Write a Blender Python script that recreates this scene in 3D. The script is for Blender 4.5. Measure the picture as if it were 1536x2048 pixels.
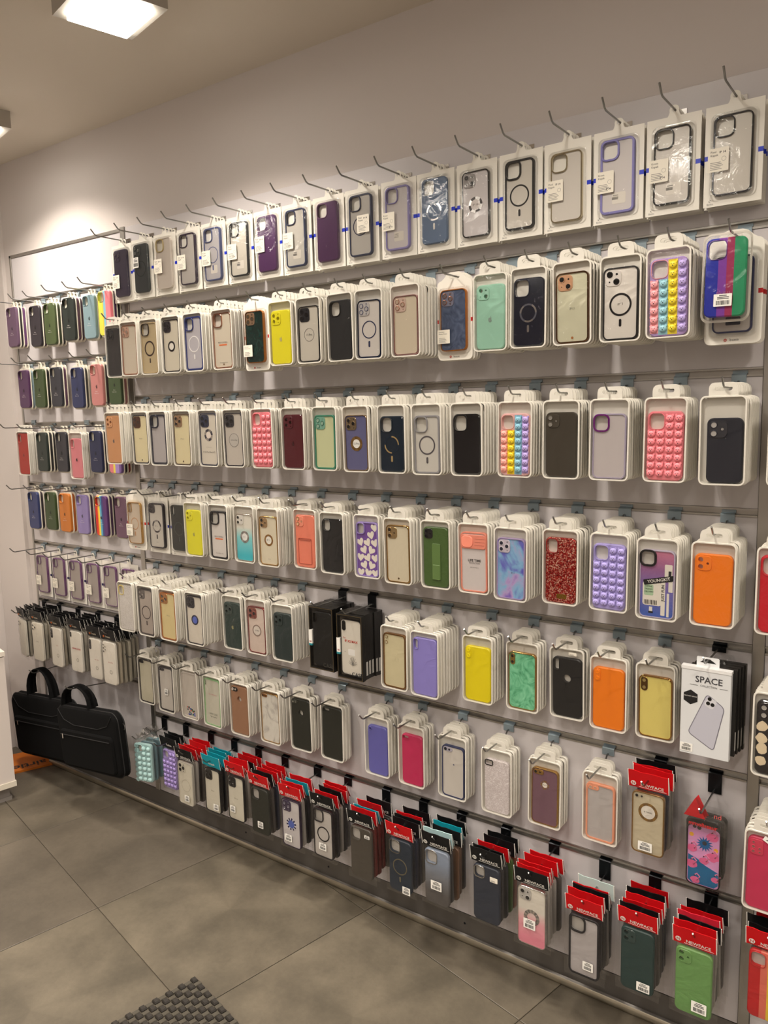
import bpy, bmesh, math, random
from mathutils import Matrix, Vector
from mathutils.geometry import tessellate_polygon
R_ = math.radians
random.seed(7)
for o in list(bpy.data.objects): bpy.data.objects.remove(o)
S = bpy.context.scene
COL = S.collection
H0 = 1.535                      # camera height: all wall heights below are given relative to it

# ------------------------------------------------------------------ camera
cam = bpy.data.cameras.new('camera'); camo = bpy.data.objects.new('camera', cam); COL.objects.link(camo)
rx, uy, fw = (Vector((.81431676, .57995159, -.02333167)), Vector((-.05722298, .12021964, .99109675)), Vector((-.57759306, .80573159, -.13108343)))
Mc = Matrix(((rx.x, uy.x, -fw.x, 0), (rx.y, uy.y, -fw.y, -1.805), (rx.z, uy.z, -fw.z, H0), (0, 0, 0, 1)))
camo.matrix_world = Mc
cam.sensor_fit = 'HORIZONTAL'; cam.sensor_width = 36; cam.lens = 1553.03 / 1536 * 36; cam.clip_start = .02
S.camera = camo
# ------------------------------------------------------------------ world, exposure
W = bpy.data.worlds.new('world'); S.world = W; W.use_nodes = True
W.node_tree.nodes['Background'].inputs[0].default_value = (1.0, .93, .86, 1)
W.node_tree.nodes['Background'].inputs[1].default_value = 0.0     # closed room: no light from outside
S.view_settings.view_transform = 'Standard'; S.view_settings.look = 'None'
S.view_settings.gamma = 1; S.view_settings.use_curve_mapping = False
S.view_settings.exposure = 0.6
S.cycles.transparent_max_bounces = 40
S.cycles.max_bounces = 8
LAMP_W = 6.4                    # watts of each ceiling lamp
LAMP_COL = (1.0, .905, .79)

# ------------------------------------------------------------------ materials
def lin(c): 
    c /= 255.
    return c / 12.92 if c <= .04045 else ((c + .055) / 1.055) ** 2.4
def L3(rgb): return tuple(lin(c) for c in rgb) + (1,)
_m = {}
def mat(rgb, rough=.45, metal=0, coat=0, key=None, noise=0, nscale=60, bump=0, bscale=200):
    k = key or ('m', tuple(rgb), rough, metal, coat, noise, nscale, bump, bscale)
    if k in _m: return _m[k]
    m = bpy.data.materials.new('mat_%d' % len(_m)); m.use_nodes = True
    nt = m.node_tree; b = nt.nodes['Principled BSDF']
    b.inputs['Base Color'].default_value = L3(rgb); b.inputs['Roughness'].default_value = rough
    b.inputs['Metallic'].default_value = metal; b.inputs['Coat Weight'].default_value = coat
    if noise or bump:
        tc = nt.nodes.new('ShaderNodeTexCoord')
    if noise:
        n = nt.nodes.new('ShaderNodeTexNoise'); n.inputs['Scale'].default_value = nscale; n.inputs['Detail'].default_value = 6
        nt.links.new(tc.outputs['Object'], n.inputs['Vector'])
        r = nt.nodes.new('ShaderNodeValToRGB'); r.color_ramp.elements[0].position = .3; r.color_ramp.elements[1].position = .7
        lo = [max(0, c * (1 - noise)) for c in rgb]; hi = [min(255, c * (1 + noise)) for c in rgb]
        r.color_ramp.elements[0].color = L3(lo); r.color_ramp.elements[1].color = L3(hi)
        nt.links.new(n.outputs['Fac'], r.inputs[0]); nt.links.new(r.outputs[0], b.inputs['Base Color'])
    if bump:
        n2 = nt.nodes.new('ShaderNodeTexNoise'); n2.inputs['Scale'].default_value = bscale; n2.inputs['Detail'].default_value = 3
        nt.links.new(tc.outputs['Object'], n2.inputs['Vector'])
        bp = nt.nodes.new('ShaderNodeBump'); bp.inputs['Strength'].default_value = bump; bp.inputs['Distance'].default_value = .002
        nt.links.new(n2.outputs['Fac'], bp.inputs['Height']); nt.links.new(bp.outputs[0], b.inputs['Normal'])
    _m[k] = m
    return m
def film(key, lo=.03, hi=.5, rough=.06, tint=(1, 1, 1), bump=0, bscale=40):
    k = ('film', key)
    if k in _m: return _m[k]
    m = bpy.data.materials.new('clear_%s' % key); m.use_nodes = True; nt = m.node_tree; nt.nodes.clear()
    out = nt.nodes.new('ShaderNodeOutputMaterial'); mx = nt.nodes.new('ShaderNodeMixShader')
    tr = nt.nodes.new('ShaderNodeBsdfTransparent'); tr.inputs[0].default_value = tint + (1,)
    gl = nt.nodes.new('ShaderNodeBsdfGlossy'); gl.inputs['Roughness'].default_value = rough
    lw = nt.nodes.new('ShaderNodeLayerWeight'); lw.inputs['Blend'].default_value = .25
    mr = nt.nodes.new('ShaderNodeMapRange'); mr.inputs['To Min'].default_value = lo; mr.inputs['To Max'].default_value = hi
    nt.links.new(lw.outputs['Fresnel'], mr.inputs['Value']); nt.links.new(mr.outputs[0], mx.inputs[0])
    nt.links.new(tr.outputs[0], mx.inputs[1]); nt.links.new(gl.outputs[0], mx.inputs[2]); nt.links.new(mx.outputs[0], out.inputs[0])
    if bump:
        tc = nt.nodes.new('ShaderNodeTexCoord'); n = nt.nodes.new('ShaderNodeTexNoise'); n.inputs['Scale'].default_value = bscale
        n.inputs['Detail'].default_value = 4; n.inputs['Distortion'].default_value = 1.5
        nt.links.new(tc.outputs['Object'], n.inputs['Vector'])
        bp = nt.nodes.new('ShaderNodeBump'); bp.inputs['Strength'].default_value = bump; bp.inputs['Distance'].default_value = .01
        nt.links.new(n.outputs['Fac'], bp.inputs['Height']); nt.links.new(bp.outputs[0], gl.inputs['Normal']); nt.links.new(bp.outputs[0], lw.inputs['Normal'])
    _m[k] = m
    return m
def ramp_mat(key, stops, kind='z', lo=0, hi=1, rough=.35, scale=30, coat=0, metal=0, detail=4, dist=0, const=False):
    """colour print: gradient along the case ('z'/'x'), or noise/voronoi"""
    k = ('ramp', key)
    if k in _m: return _m[k]
    m = bpy.data.materials.new('print_%s' % key); m.use_nodes = True; nt = m.node_tree; b = nt.nodes['Principled BSDF']
    b.inputs['Roughness'].default_value = rough; b.inputs['Coat Weight'].default_value = coat; b.inputs['Metallic'].default_value = metal
    tc = nt.nodes.new('ShaderNodeTexCoord'); r = nt.nodes.new('ShaderNodeValToRGB')
    if const: r.color_ramp.interpolation = 'CONSTANT'
    e = r.color_ramp.elements
    while len(e) < len(stops): e.new(.5)
    for el, (p_, c_) in zip(e, stops): el.position = p_; el.color = L3(c_)
    if kind in 'xz':
        sp = nt.nodes.new('ShaderNodeSeparateXYZ'); nt.links.new(tc.outputs['Object'], sp.inputs[0])
        mr = nt.nodes.new('ShaderNodeMapRange'); mr.inputs['From Min'].default_value = lo; mr.inputs['From Max'].default_value = hi
        nt.links.new(sp.outputs[{'x': 0, 'z': 2}[kind]], mr.inputs[0]); nt.links.new(mr.outputs[0], r.inputs[0])
    elif kind == 'n':
        n = nt.nodes.new('ShaderNodeTexNoise'); n.inputs['Scale'].default_value = scale; n.inputs['Detail'].default_value = detail; n.inputs['Distortion'].default_value = dist
        nt.links.new(tc.outputs['Object'], n.inputs['Vector']); nt.links.new(n.outputs['Fac'], r.inputs[0])
    else:
        n = nt.nodes.new('ShaderNodeTexVoronoi'); n.inputs['Scale'].default_value = scale
        nt.links.new(tc.outputs['Object'], n.inputs['Vector']); nt.links.new(n.outputs['Color'], r.inputs[0])
    nt.links.new(r.outputs[0], b.inputs['Base Color'])
    _m[k] = m
    return m
def emit(rgb, s):
    m = bpy.data.materials.new('glow'); m.use_nodes = True; nt = m.node_tree; nt.nodes.clear()
    o = nt.nodes.new('ShaderNodeOutputMaterial'); e = nt.nodes.new('ShaderNodeEmission'); e.inputs[0].default_value = rgb + (1,); e.inputs[1].default_value = s
    nt.links.new(e.outputs[0], o.inputs[0]); return m

TRAY = mat((224, 220, 210), .3)
CARD = mat((238, 234, 224), .55)
STEEL = mat((150, 150, 148), .28, 1)
PLATE = mat((146, 162, 172), .3, .35)
DARKPL = mat((52, 54, 58), .3, .9)
ALU = mat((176, 172, 166), .33, .85)
BLACK = mat((18, 18, 18), .4)
INK = mat((35, 35, 38), .6)
GREYINK = mat((120, 118, 115), .6)
WHITE = mat((240, 238, 232), .5)
LENS = mat((14, 14, 17), .12, 0, .6)
CHROME = mat((210, 208, 205), .15, 1)
GOLD = mat((198, 158, 96), .22, 1)
ROSE = mat((196, 142, 118), .22, 1)
FILM = film('window', .024, .5, .04, bump=.45, bscale=13)
BLIST = film('blister', .05, .6, .06, bump=.15, bscale=18)
BAG = film('bag', .035, .55, .08, tint=(.985, .985, .985), bump=.6, bscale=34)

# ------------------------------------------------------------------ geometry helpers
class G:
    def __init__(s): s.v = []; s.f = []; s.m = []
    def add(s, v, f, mi=0, T=None):
        n = len(s.v)
        s.v += [tuple(T @ Vector(p)) for p in v] if T else list(v)
        s.f += [tuple(i + n for i in q) for q in f]; s.m += [mi] * len(f)
        return s
    def box(s, x0, x1, y0, y1, z0, z1, mi=0, T=None):
        v = [(x, y, z) for x in (x0, x1) for y in (y0, y1) for z in (z0, z1)]
        return s.add(v, [(0, 1, 3, 2), (4, 6, 7, 5), (0, 4, 5, 1), (2, 3, 7, 6), (0, 2, 6, 4), (1, 5, 7, 3)], mi, T)
    def loops(s, ls, mi=0, cap0=True, cap1=True):
        """ls: list of closed loops (same count) of 3D points"""
        n = len(ls[0]); v = [p for l in ls for p in l]; f = []
        for a in range(len(ls) - 1):
            for i in range(n):
                j = (i + 1) % n; f.append((a * n + i, a * n + j, (a + 1) * n + j, (a + 1) * n + i))
        if cap0: f.append(tuple(range(n)))
        if cap1: f.append(tuple(range((len(ls) - 1) * n, len(ls) * n)))
        return s.add(v, f, mi)
    def prism(s, outer, yb, yf, holes=(), bev=0, mi=0, back=True):
        """plate in the x-z plane from y=yb (back) to y=yf (front, smaller y)"""
        fr = inset(outer, bev) if bev else outer
        n = len(outer)
        ls = [[(x, yb, z) for x, z in outer]]
        if bev: ls.append([(x, yf + bev, z) for x, z in outer])
        ls.append([(x, yf, z) for x, z in fr])
        s.loops(ls, mi, cap0=back and not holes, cap1=False)
        def cap(o, y):
            polys = [[Vector((x, z, 0)) for x, z in o]] + [[Vector((x, z, 0)) for x, z in h] for h in holes]
            tri = tessellate_polygon(polys)
            flat = [(p.x, y, p.y) for q in polys for p in q]
            s.add(flat, [tuple(t) for t in tri], mi)
        cap(fr, yf)
        for h in holes:
            s.loops([[(x, yb, z) for x, z in h], [(x, yf, z) for x, z in h]], mi, False, False)
        if holes and back: cap(outer, yb)
        return s
    def tube(s, pts, r, n=6, mi=0):
        pts = [Vector(p) for p in pts]; ls = []
        for i, p in enumerate(pts):
            d = (pts[min(i + 1, len(pts) - 1)] - pts[max(i - 1, 0)]).normalized()
            a = d.orthogonal() if abs(d.z) > .9 else d.cross(Vector((0, 0, 1)))
            a.normalize(); b = d.cross(a)
            rr_ = r[i] if isinstance(r, (list, tuple)) else r
            ls.append([tuple(p + rr_ * (math.cos(2 * math.pi * k / n) * a + math.sin(2 * math.pi * k / n) * b)) for k in range(n)])
        return s.loops(ls, mi)
def inset(o, d):
    n = len(o); out = []
    A = sum(o[i][0] * o[(i + 1) % n][1] - o[(i + 1) % n][0] * o[i][1] for i in range(n)); sg = 1 if A > 0 else -1
    for i in range(n):
        a, b, c = o[i - 1], o[i], o[(i + 1) % n]
        tx, tz = c[0] - a[0], c[1] - a[1]; l = math.hypot(tx, tz) or 1
        out.append((b[0] - sg * tz / l * d, b[1] + sg * tx / l * d))
    return out
def rr(w, h, r, cx=0, cz=0, n=5):
    pts = []
    for k, (sx, sz) in enumerate(((1, 1), (-1, 1), (-1, -1), (1, -1))):
        for i in range(n + 1):
            a = math.pi / 2 * (k + i / n)
            pts.append((cx + sx * (w / 2 - r) + r * math.cos(a), cz + sz * (h / 2 - r) + r * math.sin(a)))
    return pts
def circ(r, cx=0, cz=0, n=24, rz=None):
    return [(cx + r * math.cos(2 * math.pi * i / n), cz + (rz or r) * math.sin(2 * math.pi * i / n)) for i in range(n)]
_mesh = {}
def mesh(g, key=None, smooth=True):
    if key and key in _mesh: return _mesh[key]
    if callable(g): g = g()
    me = bpy.data.meshes.new('mesh'); me.from_pydata(g.v, [], g.f); 
    nm = max(g.m) + 1 if g.m else 1
    for i in range(nm): me.materials.append(None)
    me.polygons.foreach_set('material_index', g.m)
    bm = bmesh.new(); bm.from_mesh(me); bmesh.ops.remove_doubles(bm, verts=bm.verts, dist=1e-6); bmesh.ops.recalc_face_normals(bm, faces=bm.faces); bm.to_mesh(me); bm.free()
    if smooth:
        me.polygons.foreach_set('use_smooth', [True] * len(me.polygons)); me.set_sharp_from_angle(angle=.65)
    if key: _mesh[key] = me
    return me
def ob(name, me, mats, parent=None, loc=(0, 0, 0), rot=None, scale=None):
    o = bpy.data.objects.new(name, me); COL.objects.link(o)
    if not isinstance(mats, (list, tuple)): mats = [mats]
    for i, m in enumerate(mats):
        if i < len(o.material_slots): o.material_slots[i].link = 'OBJECT'; o.material_slots[i].material = m
    o.location = loc
    if rot: o.rotation_euler = rot
    if scale: o.scale = (scale,) * 3 if not isinstance(scale, tuple) else scale
    if parent: o.parent = parent
    return o
def tag(o, label, cat, group=None):
    o['label'] = label; o['category'] = cat
    if group: o['group'] = group
    return o
def thing(name, label, cat, loc, rot=None, group=None):
    o = bpy.data.objects.new(name, None); COL.objects.link(o); o.location = loc; o.empty_display_size = .02
    if rot: o.rotation_euler = rot
    return tag(o, label, cat, group)
def struct(o): o['kind'] = 'structure'; return o
_txt = {}
def text(s, size, m, parent, x, y, z, name='lettering', rot=0, align='CENTER', bold=False, sx=1, flip=False):
    k = (s, align, bold)
    if k not in _txt:
        c = bpy.data.curves.new('t', 'FONT'); c.body = s; c.size = 1; c.align_x = align; c.align_y = 'CENTER'; c.resolution_u = 2
        if bold: c.offset = .016
        t = bpy.data.objects.new('t', c); COL.objects.link(t)
        dg = bpy.context.evaluated_depsgraph_get()
        me = bpy.data.meshes.new_from_object(t.evaluated_get(dg)); bpy.data.objects.remove(t)
        for v in me.vertices: v.co = (v.co.x, 0, v.co.y)
        me.materials.clear(); me.materials.append(None); _txt[k] = me
    o = ob(name, _txt[k], m, parent, (x, y, z), (0, rot, 0), (size * sx, size, size))
    return o
# ------------------------------------------------------------------ the room
U = Vector((math.cos(R_(-12.5)), math.sin(R_(-12.5)), 0))      # tile / room direction along
V = Vector((-U.y, U.x, 0))                                      # tile / room direction across (away from the camera)
WALLM = mat((208, 200, 196), .75, bump=.05, bscale=90)
CEILM = mat((212, 203, 190), .8, bump=.04, bscale=120)
CEIL = 1.03 + H0
XC = -3.46                                                      # corner of back and left wall
g = G(); g.box(XC - .1, 2.6, .02, .12, 0, CEIL + .05)
struct(ob('wall_back', mesh(g), WALLM))
g = G(); T = Matrix.Translation((XC, .02, 0)) @ Matrix.Rotation(R_(-12.5), 4, 'Z')
g.box(-.1, 0, -5.2, .1, 0, CEIL + .05, T=T)
struct(ob('wall_left', mesh(g), WALLM))
g = G(); g.box(XC, -3.232, .004, .03, 0, CEIL); struct(ob('trim_1', mesh(g, None, False), WALLM))
g = G(); g.box(2.6, 2.7, -5.2, .12, 0, CEIL + .05); struct(ob('wall_right', mesh(g), WALLM))
g = G(); g.box(-4.6, 2.7, -5.3, -5.2, 0, CEIL + .05); struct(ob('wall_front', mesh(g), WALLM))
g = G(); g.box(-4.7, 2.7, -5.3, .12, CEIL, CEIL + .1); struct(ob('ceiling', mesh(g), CEILM))
# floor: grout bed plus one object for each 60 cm tile
g = G(); g.box(-4.7, 2.7, -5.3, .12, -.05, -.0035)
floor = struct(ob('floor', mesh(g), mat((74, 66, 55), .8)))
TS = .597
tm = []
for k in range(3):
    m = mat((97 + 3 * k, 90 + 3 * k, 80 + 2 * k), .40, key=('tile', k), noise=.16, nscale=3.2 + k)
    nt = m.node_tree; b = nt.nodes['Principled BSDF']; tc = nt.nodes.new('ShaderNodeTexCoord')
    n = nt.nodes.new('ShaderNodeTexNoise'); n.inputs['Scale'].default_value = 9; n.inputs['Detail'].default_value = 8; n.inputs['Roughness'].default_value = .7
    mx = nt.nodes.new('ShaderNodeMix'); mx.data_type = 'RGBA'; mx.blend_type = 'MULTIPLY'; mx.inputs[0].default_value = .55
    rp = nt.nodes.new('ShaderNodeValToRGB'); rp.color_ramp.elements[0].position = .36; rp.color_ramp.elements[0].color = (.62, .6, .56, 1); rp.color_ramp.elements[1].position = .66; rp.color_ramp.elements[1].color = (1.12, 1.1, 1.05, 1)
    src = b.inputs['Base Color'].links[0].from_socket
    nt.links.new(tc.outputs['Object'], n.inputs['Vector']); nt.links.new(n.outputs['Fac'], rp.inputs[0])
    n3 = nt.nodes.new('ShaderNodeTexNoise'); n3.inputs['Scale'].default_value = 60; n3.inputs['Detail'].default_value = 5; n3.inputs['Roughness'].default_value = .75; nt.links.new(tc.outputs['Object'], n3.inputs['Vector'])
    av = nt.nodes.new('ShaderNodeMath'); av.operation = 'MULTIPLY_ADD'; av.inputs[1].default_value = .45; nt.links.new(n3.outputs['Fac'], av.inputs[0])
    hv = nt.nodes.new('ShaderNodeMath'); hv.operation = 'MULTIPLY'; hv.inputs[1].default_value = .55; nt.links.new(n.outputs['Fac'], hv.inputs[0]); nt.links.new(hv.outputs[0], av.inputs[2]); nt.links.new(av.outputs[0], rp.inputs[0])
    nt.links.new(src, mx.inputs[6]); nt.links.new(rp.outputs[0], mx.inputs[7]); nt.links.new(mx.outputs[2], b.inputs['Base Color'])
    tm.append(m)
def tile_mesh():
    g = G(); h = TS / 2 - .0012
    o = [(-h, -h), (h, -h), (h, h), (-h, h)]; i = [(x * .996, y * .996) for x, y in o]
    g.loops([[(x, y, -.004) for x, y in o], [(x, y, -.0008) for x, y in o], [(x, y, 0) for x, y in i]]); return g
tme = mesh(tile_mesh, 'tile', False)
# joints pass through these two floor points
jA = Vector((-1.815, -.565, 0)).dot(V); jB = Vector((-1.417, -.295, 0)).dot(U)
rnd = random.Random(3)
for i in range(-5, 7):
    for j in range(-9, 4):
        c = U * (jB + (i + .5) * TS) + V * (jA + (j + .5) * TS)
        if -4.3 < c.x < 2.2 and -3.6 < c.y < .35:
            t = ob('tile', tme, rnd.choice(tm), floor, c, (0, 0, R_(-12.5) + rnd.choice((0, math.pi / 2, math.pi, -math.pi / 2))))

# ceiling lamps (square surface fittings in a grid turned with the tiles)
LBODY = mat((176, 170, 160), .5); LGLOW = emit((1.0, .93, .82), 14)
l0 = Vector((-1.708, -.520, 0)); k = 0
for i in range(-1, 4):
    for j in range(0, 4):
        c = l0 + U * (1.07 * i) - V * (1.07 * j)
        if (i, j) == (-1, 0): c = Vector((-2.75, -.335, 0))
        if c.x < -3.05 or c.x > 2.4: continue
        seen = (j == 0 and i in (0, -1))
        lab = {(0, 0): 'square white ceiling lamp with a bright diffuser above the middle of the shop wall', (-1, 0): 'square ceiling lamp above the narrow corner panel'}.get((i, j), 'square ceiling lamp farther out over the shop floor')
        sfx = '' if seen else '_offscreen'
        t = thing('ceiling_lamp' + sfx, lab, 'ceiling lamp', (c.x, c.y, CEIL - .055), (0, 0, R_(-12.5)), None if seen else 'ceiling lamps over the shop floor')
        g = G(); s, q = .102, .078
        def sq(a, z): return [(-a, -a, z), (a, -a, z), (a, a, z), (-a, a, z)]
        g.loops([sq(s, .0549), sq(s, 0), sq(q, 0), sq(q, .02)], 0, True, True)
        ob('housing', mesh(g, 'lamphouse', False), LBODY, t)
        g = G(); q = .0765; g.loops([sq(q, .019), sq(q, -.012), sq(q - .002, -.014)], 0, True, True)
        ob('diffuser', mesh(g, 'lampdiff', False), LGLOW, t)
        la = bpy.data.lights.new('lamp_light', 'AREA'); la.shape = 'SQUARE'; la.size = .15; la.energy = LAMP_W; la.color = LAMP_COL; la.spread = R_(132)
        lo = bpy.data.objects.new('lamp_light' + sfx, la); COL.objects.link(lo); lo.parent = t; lo.location = (0, 0, -.018)

# ------------------------------------------------------------------ slat panels on the wall
BOARD = mat((208, 203, 205), .38, bump=.02, bscale=300)
RAIL = {i: .6509 - .3 * (i - 1) + H0 for i in range(1, 9)}     # bottom lip of each rail of the main panel
LRAIL = {i: .462 - .2502 * i + H0 for i in range(0, 8)}         # left panel
def rail(par, x0, x1, z):
    """aluminium insert: two lips and a recessed channel; z = bottom of the lower lip"""
    pr = [(0, z), (-.0022, z), (-.0022, z + .004), (.009, z + .0045), (.009, z + .0145), (-.0022, z + .015), (-.0022, z + .0185), (0, z + .0185), (.0115, z + .0185), (.0115, z)]
    g = G(); g.loops([[(x0, y, zz) for y, zz in pr], [(x1, y, zz) for y, zz in pr]]) 
    ob('rail', mesh(g, None, False), ALU, par, tuple(-a for a in par.location))
def board(par, x0, x1, z0, z1):
    g = G(); o = [(x0, z0), (x1, z0), (x1, z1), (x0, z1)]
    g.prism(o, .0195, 0, bev=.0012); ob('panel_board', mesh(g, None, False), BOARD, par, tuple(-a for a in par.location))
def panel(label, x0, x1, rails, ztop, zbot):
    par = thing('slat_panel', label, 'display panel', ((x0 + x1) / 2, 0, zbot))
    z = zbot
    for r in sorted(rails):
        if r > z + .005: board(par, x0, x1, z, r)
        rail(par, x0, x1, r); z = r + .0185
    if ztop > z + .004: board(par, x0, x1, z, ztop)
    return par
def upright(par, x0, x1, z0, z1, m=ALU):
    g = G(); g.prism([(x0, z0), (x1, z0), (x1, z1), (x0, z1)], .0195, -.004, bev=.0015)
    ob('upright_trim', mesh(g, None, False), m, par, tuple(-a for a in par.location))
XL, XR, XLL = -2.396, -.309, -3.157
ZB = RAIL[8]
mainp = panel('wide white slat panel with aluminium rails full of phone cases', XL, XR, [RAIL[i] for i in range(2, 8)], .661 + H0, ZB)
leftp = panel('narrow white slat panel in the corner with silicone cases and bags', XLL + .012, XL - .026, [LRAIL[i] for i in range(0, 7)], .648 + H0, ZB)
rightp = panel('next white slat panel beyond the upright, with the red and spotted cases', XR + .026, .72, [RAIL[i] for i in range(2, 8)], .661 + H0, ZB)
upright(mainp, XL - .025, XL - .0005, ZB, .663 + H0)
upright(rightp, XR + .0005, XR + .0255, ZB, .663 + H0)
upright(leftp, XLL, XLL + .0115, ZB, .659 + H0)
g = G(); g.prism([(XLL, .648 + H0), (XL - .026, .648 + H0), (XL - .026, .660 + H0), (XLL, .660 + H0)], .0195, -.004, bev=.0015)
ob('top_trim', mesh(g, None, False), ALU, leftp, tuple(-a for a in leftp.location))
# skirting below the panels: sloping grey board with a rounded metal nose
SK = mat((118, 114, 110), .4, .6)
pr = [(.0195, ZB - .001), (-.001, ZB - .001), (-.001, .022), (-.004, .02), (-.009, .016), (-.011, .010), (-.010, .004), (-.006, .0), (.0195, 0)]
g = G(); g.loops([[(XLL, y, z) for y, z in pr], [(.72, y, z) for y, z in pr]])
sk = struct(ob('baseboard_back', mesh(g, None, False), SK))
for x in (-1.93, -1.55, -1.04, -.72):
    g = G(); g.prism(circ(.0035, 0, 0, 10), .001, -.0012, bev=.0006); ob('screw', mesh(g, 'screw'), DARKPL, sk, (x, -.0012, .055))
pr = [(-.0095, .0215), (-.0125, .017), (-.0140, .010), (-.012, .003), (-.009, .0005), (-.008, .003), (-.0095, .010), (-.008, .018)]
g = G(); g.loops([[(XLL, y, z) for y, z in pr], [(.72, y, z) for y, z in pr]])
ob('nose_trim', mesh(g, None, True), mat((186, 178, 160), .3, .9), sk)
# ------------------------------------------------------------------ hooks
mm = .001
def hook(label, X, zr, zw, Lh=.15, dark=False, group=None, style=0, rise=0):
    t = thing('display_hook', label, 'hook', (X, 0, zr), None, group)
    dz = zw - zr
    pb = -.0135 if style == 0 and not dark else dz - .009
    def pl():
        g = G(); w = .0148
        if style == 2:
            return g.box(-w, w, -.0022, 0, dz - .006, dz + .010)
        pr = [(.0085, .0135), (.0065, .0135), (.0065, .0075), (-.0030, .0055), (-.0048, .0035), (-.0048, pb), (-.0032, pb), (-.0032, .0035), (-.0018, .0045), (.0085, .0065)]
        g.loops([[(-w, y, z) for y, z in pr], [(w, y, z) for y, z in pr]]); return g
    ob('hook_plate', mesh(pl, ('hplate', round(dz, 4), pb, style), False), DARKPL if dark else CHROME if style == 2 else PLATE, t)
    def wr():
        g = G(); g.tube([(0, -.0035, max(dz, pb + .004)), (0, -.012, max(dz, pb + .003)), (0, -.026, dz), (0, -Lh + .022, dz + rise), (0, -Lh + .014, dz + rise + .0035), (0, -Lh, dz + rise + .019)], .0022, 6); return g
    ob('hook_wire', mesh(wr, ('hwire', round(dz, 4), Lh, pb, rise)), STEEL, t)
    return t

# ------------------------------------------------------------------ phone cases
def M(c, rough=.45, coat=0): return c if not isinstance(c, tuple) else mat(c, rough, 0, coat)
APPLE = [(0, -.98), (.22, -1.0), (.42, -.92), (.62, -.62), (.74, -.3), (.52, -.12), (.44, .14), (.5, .36), (.68, .54), (.5, .68), (.3, .72), (.12, .66), (0, .6), (-.12, .66), (-.3, .72), (-.52, .66), (-.7, .46), (-.78, .16), (-.74, -.22), (-.6, -.6), (-.42, -.9), (-.22, -1.0)]
LEAF = [(.02, .72), (.06, .95), (.2, 1.15), (.36, 1.22), (.34, 1.02), (.22, .82)]
def apple_mesh():
    g = G()
    for P in (APPLE, LEAF): g.prism(P, 0, -.06, back=False)
    return g
def lens_mesh():
    g = G(); n = 16
    def c(r, y): return [(r * math.cos(2 * math.pi * i / n), y, r * math.sin(2 * math.pi * i / n)) for i in range(n)]
    g.loops([c(1, 0), c(1, -.18), c(.92, -.22), c(.8, -.22)], 0, False, False); g.loops([c(.8, -.22), c(.74, -.1)], 1, False, True); return g
def ring_mesh(R, th, n=40, segs=None, h=.0006):
    g = G()
    for a in range(n):
        if segs and (a * segs // n) % 2: pass
        a0, a1 = 2 * math.pi * a / n, 2 * math.pi * (a + 1) / n
        def P(r, an, y): return (r * math.cos(an), y, r * math.sin(an))
        v = [P(R, a0, 0), P(R, a1, 0), P(R - th, a1, 0), P(R - th, a0, 0), P(R, a0, -h), P(R, a1, -h), P(R - th, a1, -h), P(R - th, a0, -h)]
        g.add(v, [(4, 5, 6, 7), (0, 1, 5, 4), (2, 3, 7, 6)], 1 if (segs and (a * segs // n) % 2) else 0)
    return g
CAMS = {  # plate size, radius, lenses (x,z,r)
 'l3': (35, 36, 9, [(-8, 8, 6.3), (-8, -8, 6.3), (8, 0, 6.3), (9, 11.5, 2.2), (9, -11.5, 1.8)]),
 'l4': (35, 36, 9, [(-8, 8, 6.3), (-8, -8, 6.3), (8.5, 0, 6.3), (8, 12, 3), (8, -12, 2.4)]),
 'l2d': (31, 31, 9, [(-6.5, 7, 6), (6.5, -7, 6), (7, 7, 2.2), (-7, -7, 1.5)]),
 'l2v': (30, 31, 9, [(-7, 7.5, 6), (-7, -7.5, 6), (7, 0, 3)]),
 'pv': (14, 30, 7, [(0, 8, 4.6), (0, -7, 4.6)]),
 'ph': (30, 14, 7, [(-7.5, 0, 4.8), (5, 0, 3.2)]),
 'one': (12, 12, 6, [(0, 0, 4)]),
 's3': (13, 40, 6, [(0, 12, 4.2), (0, 0, 4.2), (0, -12, 4.2)]),
 's5': (20, 42, 6, [(-4, 13, 4.2), (-4, 0, 4.2), (-4, -13, 4.2), (6, 6, 3), (6, -6, 3)]),
 'i3': (35, 36, 9, [(-8, 8, 6), (-8, -8, 6), (8, 0, 6), (9, 11.5, 1.6)]),
 'a51': (26, 34, 6, [(-6, 10, 3.2), (-6, 0, 3.8), (-6, -10, 3.8), (6, -2, 3), (6, -10, 2.6)]),
}
def bear_mesh():
    g = G(); n = 12; R = .0072
    def c(r, y, s=1.0): return [(r * math.cos(2 * math.pi * i / n), y, s * r * math.sin(2 * math.pi * i / n)) for i in range(n)]
    g.loops([c(R, 0, .9), c(R * .97, -.0018, .9), c(R * .78, -.0034, .9), c(R * .4, -.0042, .9)], 0, False, True)
    for sx in (-1, 1):
        o = [(x + sx * .0052, y * .8, z + .0054) for x, y, z in c(.0028, 0)]; i = [(x + sx * .0052, -.0018, z + .0054) for x, y, z in c(.0022, 0)]
        g.loops([o, i], 0, False, True)
    def dot(x, z, r): g.add([(x + r * math.cos(2 * math.pi * k / 6), -.00435, z + r * math.sin(2 * math.pi * k / 6)) for k in range(6)], [(0, 1, 2, 3, 4, 5)], 1)
    dot(-.0023, .0010, .0008); dot(.0023, .0010, .0008); dot(0, -.0018, .0011)
    return g
def pad_mesh():
    g = G(); g.prism(rr(.0162, .0162, .003, n=3), 0, -.0008, bev=.0006, back=False); return g
HEART = [(0, -.9), (.55, -.35), (.9, .12), (.92, .5), (.7, .8), (.38, .82), (.1, .62), (0, .42), (-.1, .62), (-.38, .82), (-.7, .8), (-.92, .5), (-.9, .12), (-.55, -.35)]
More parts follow.
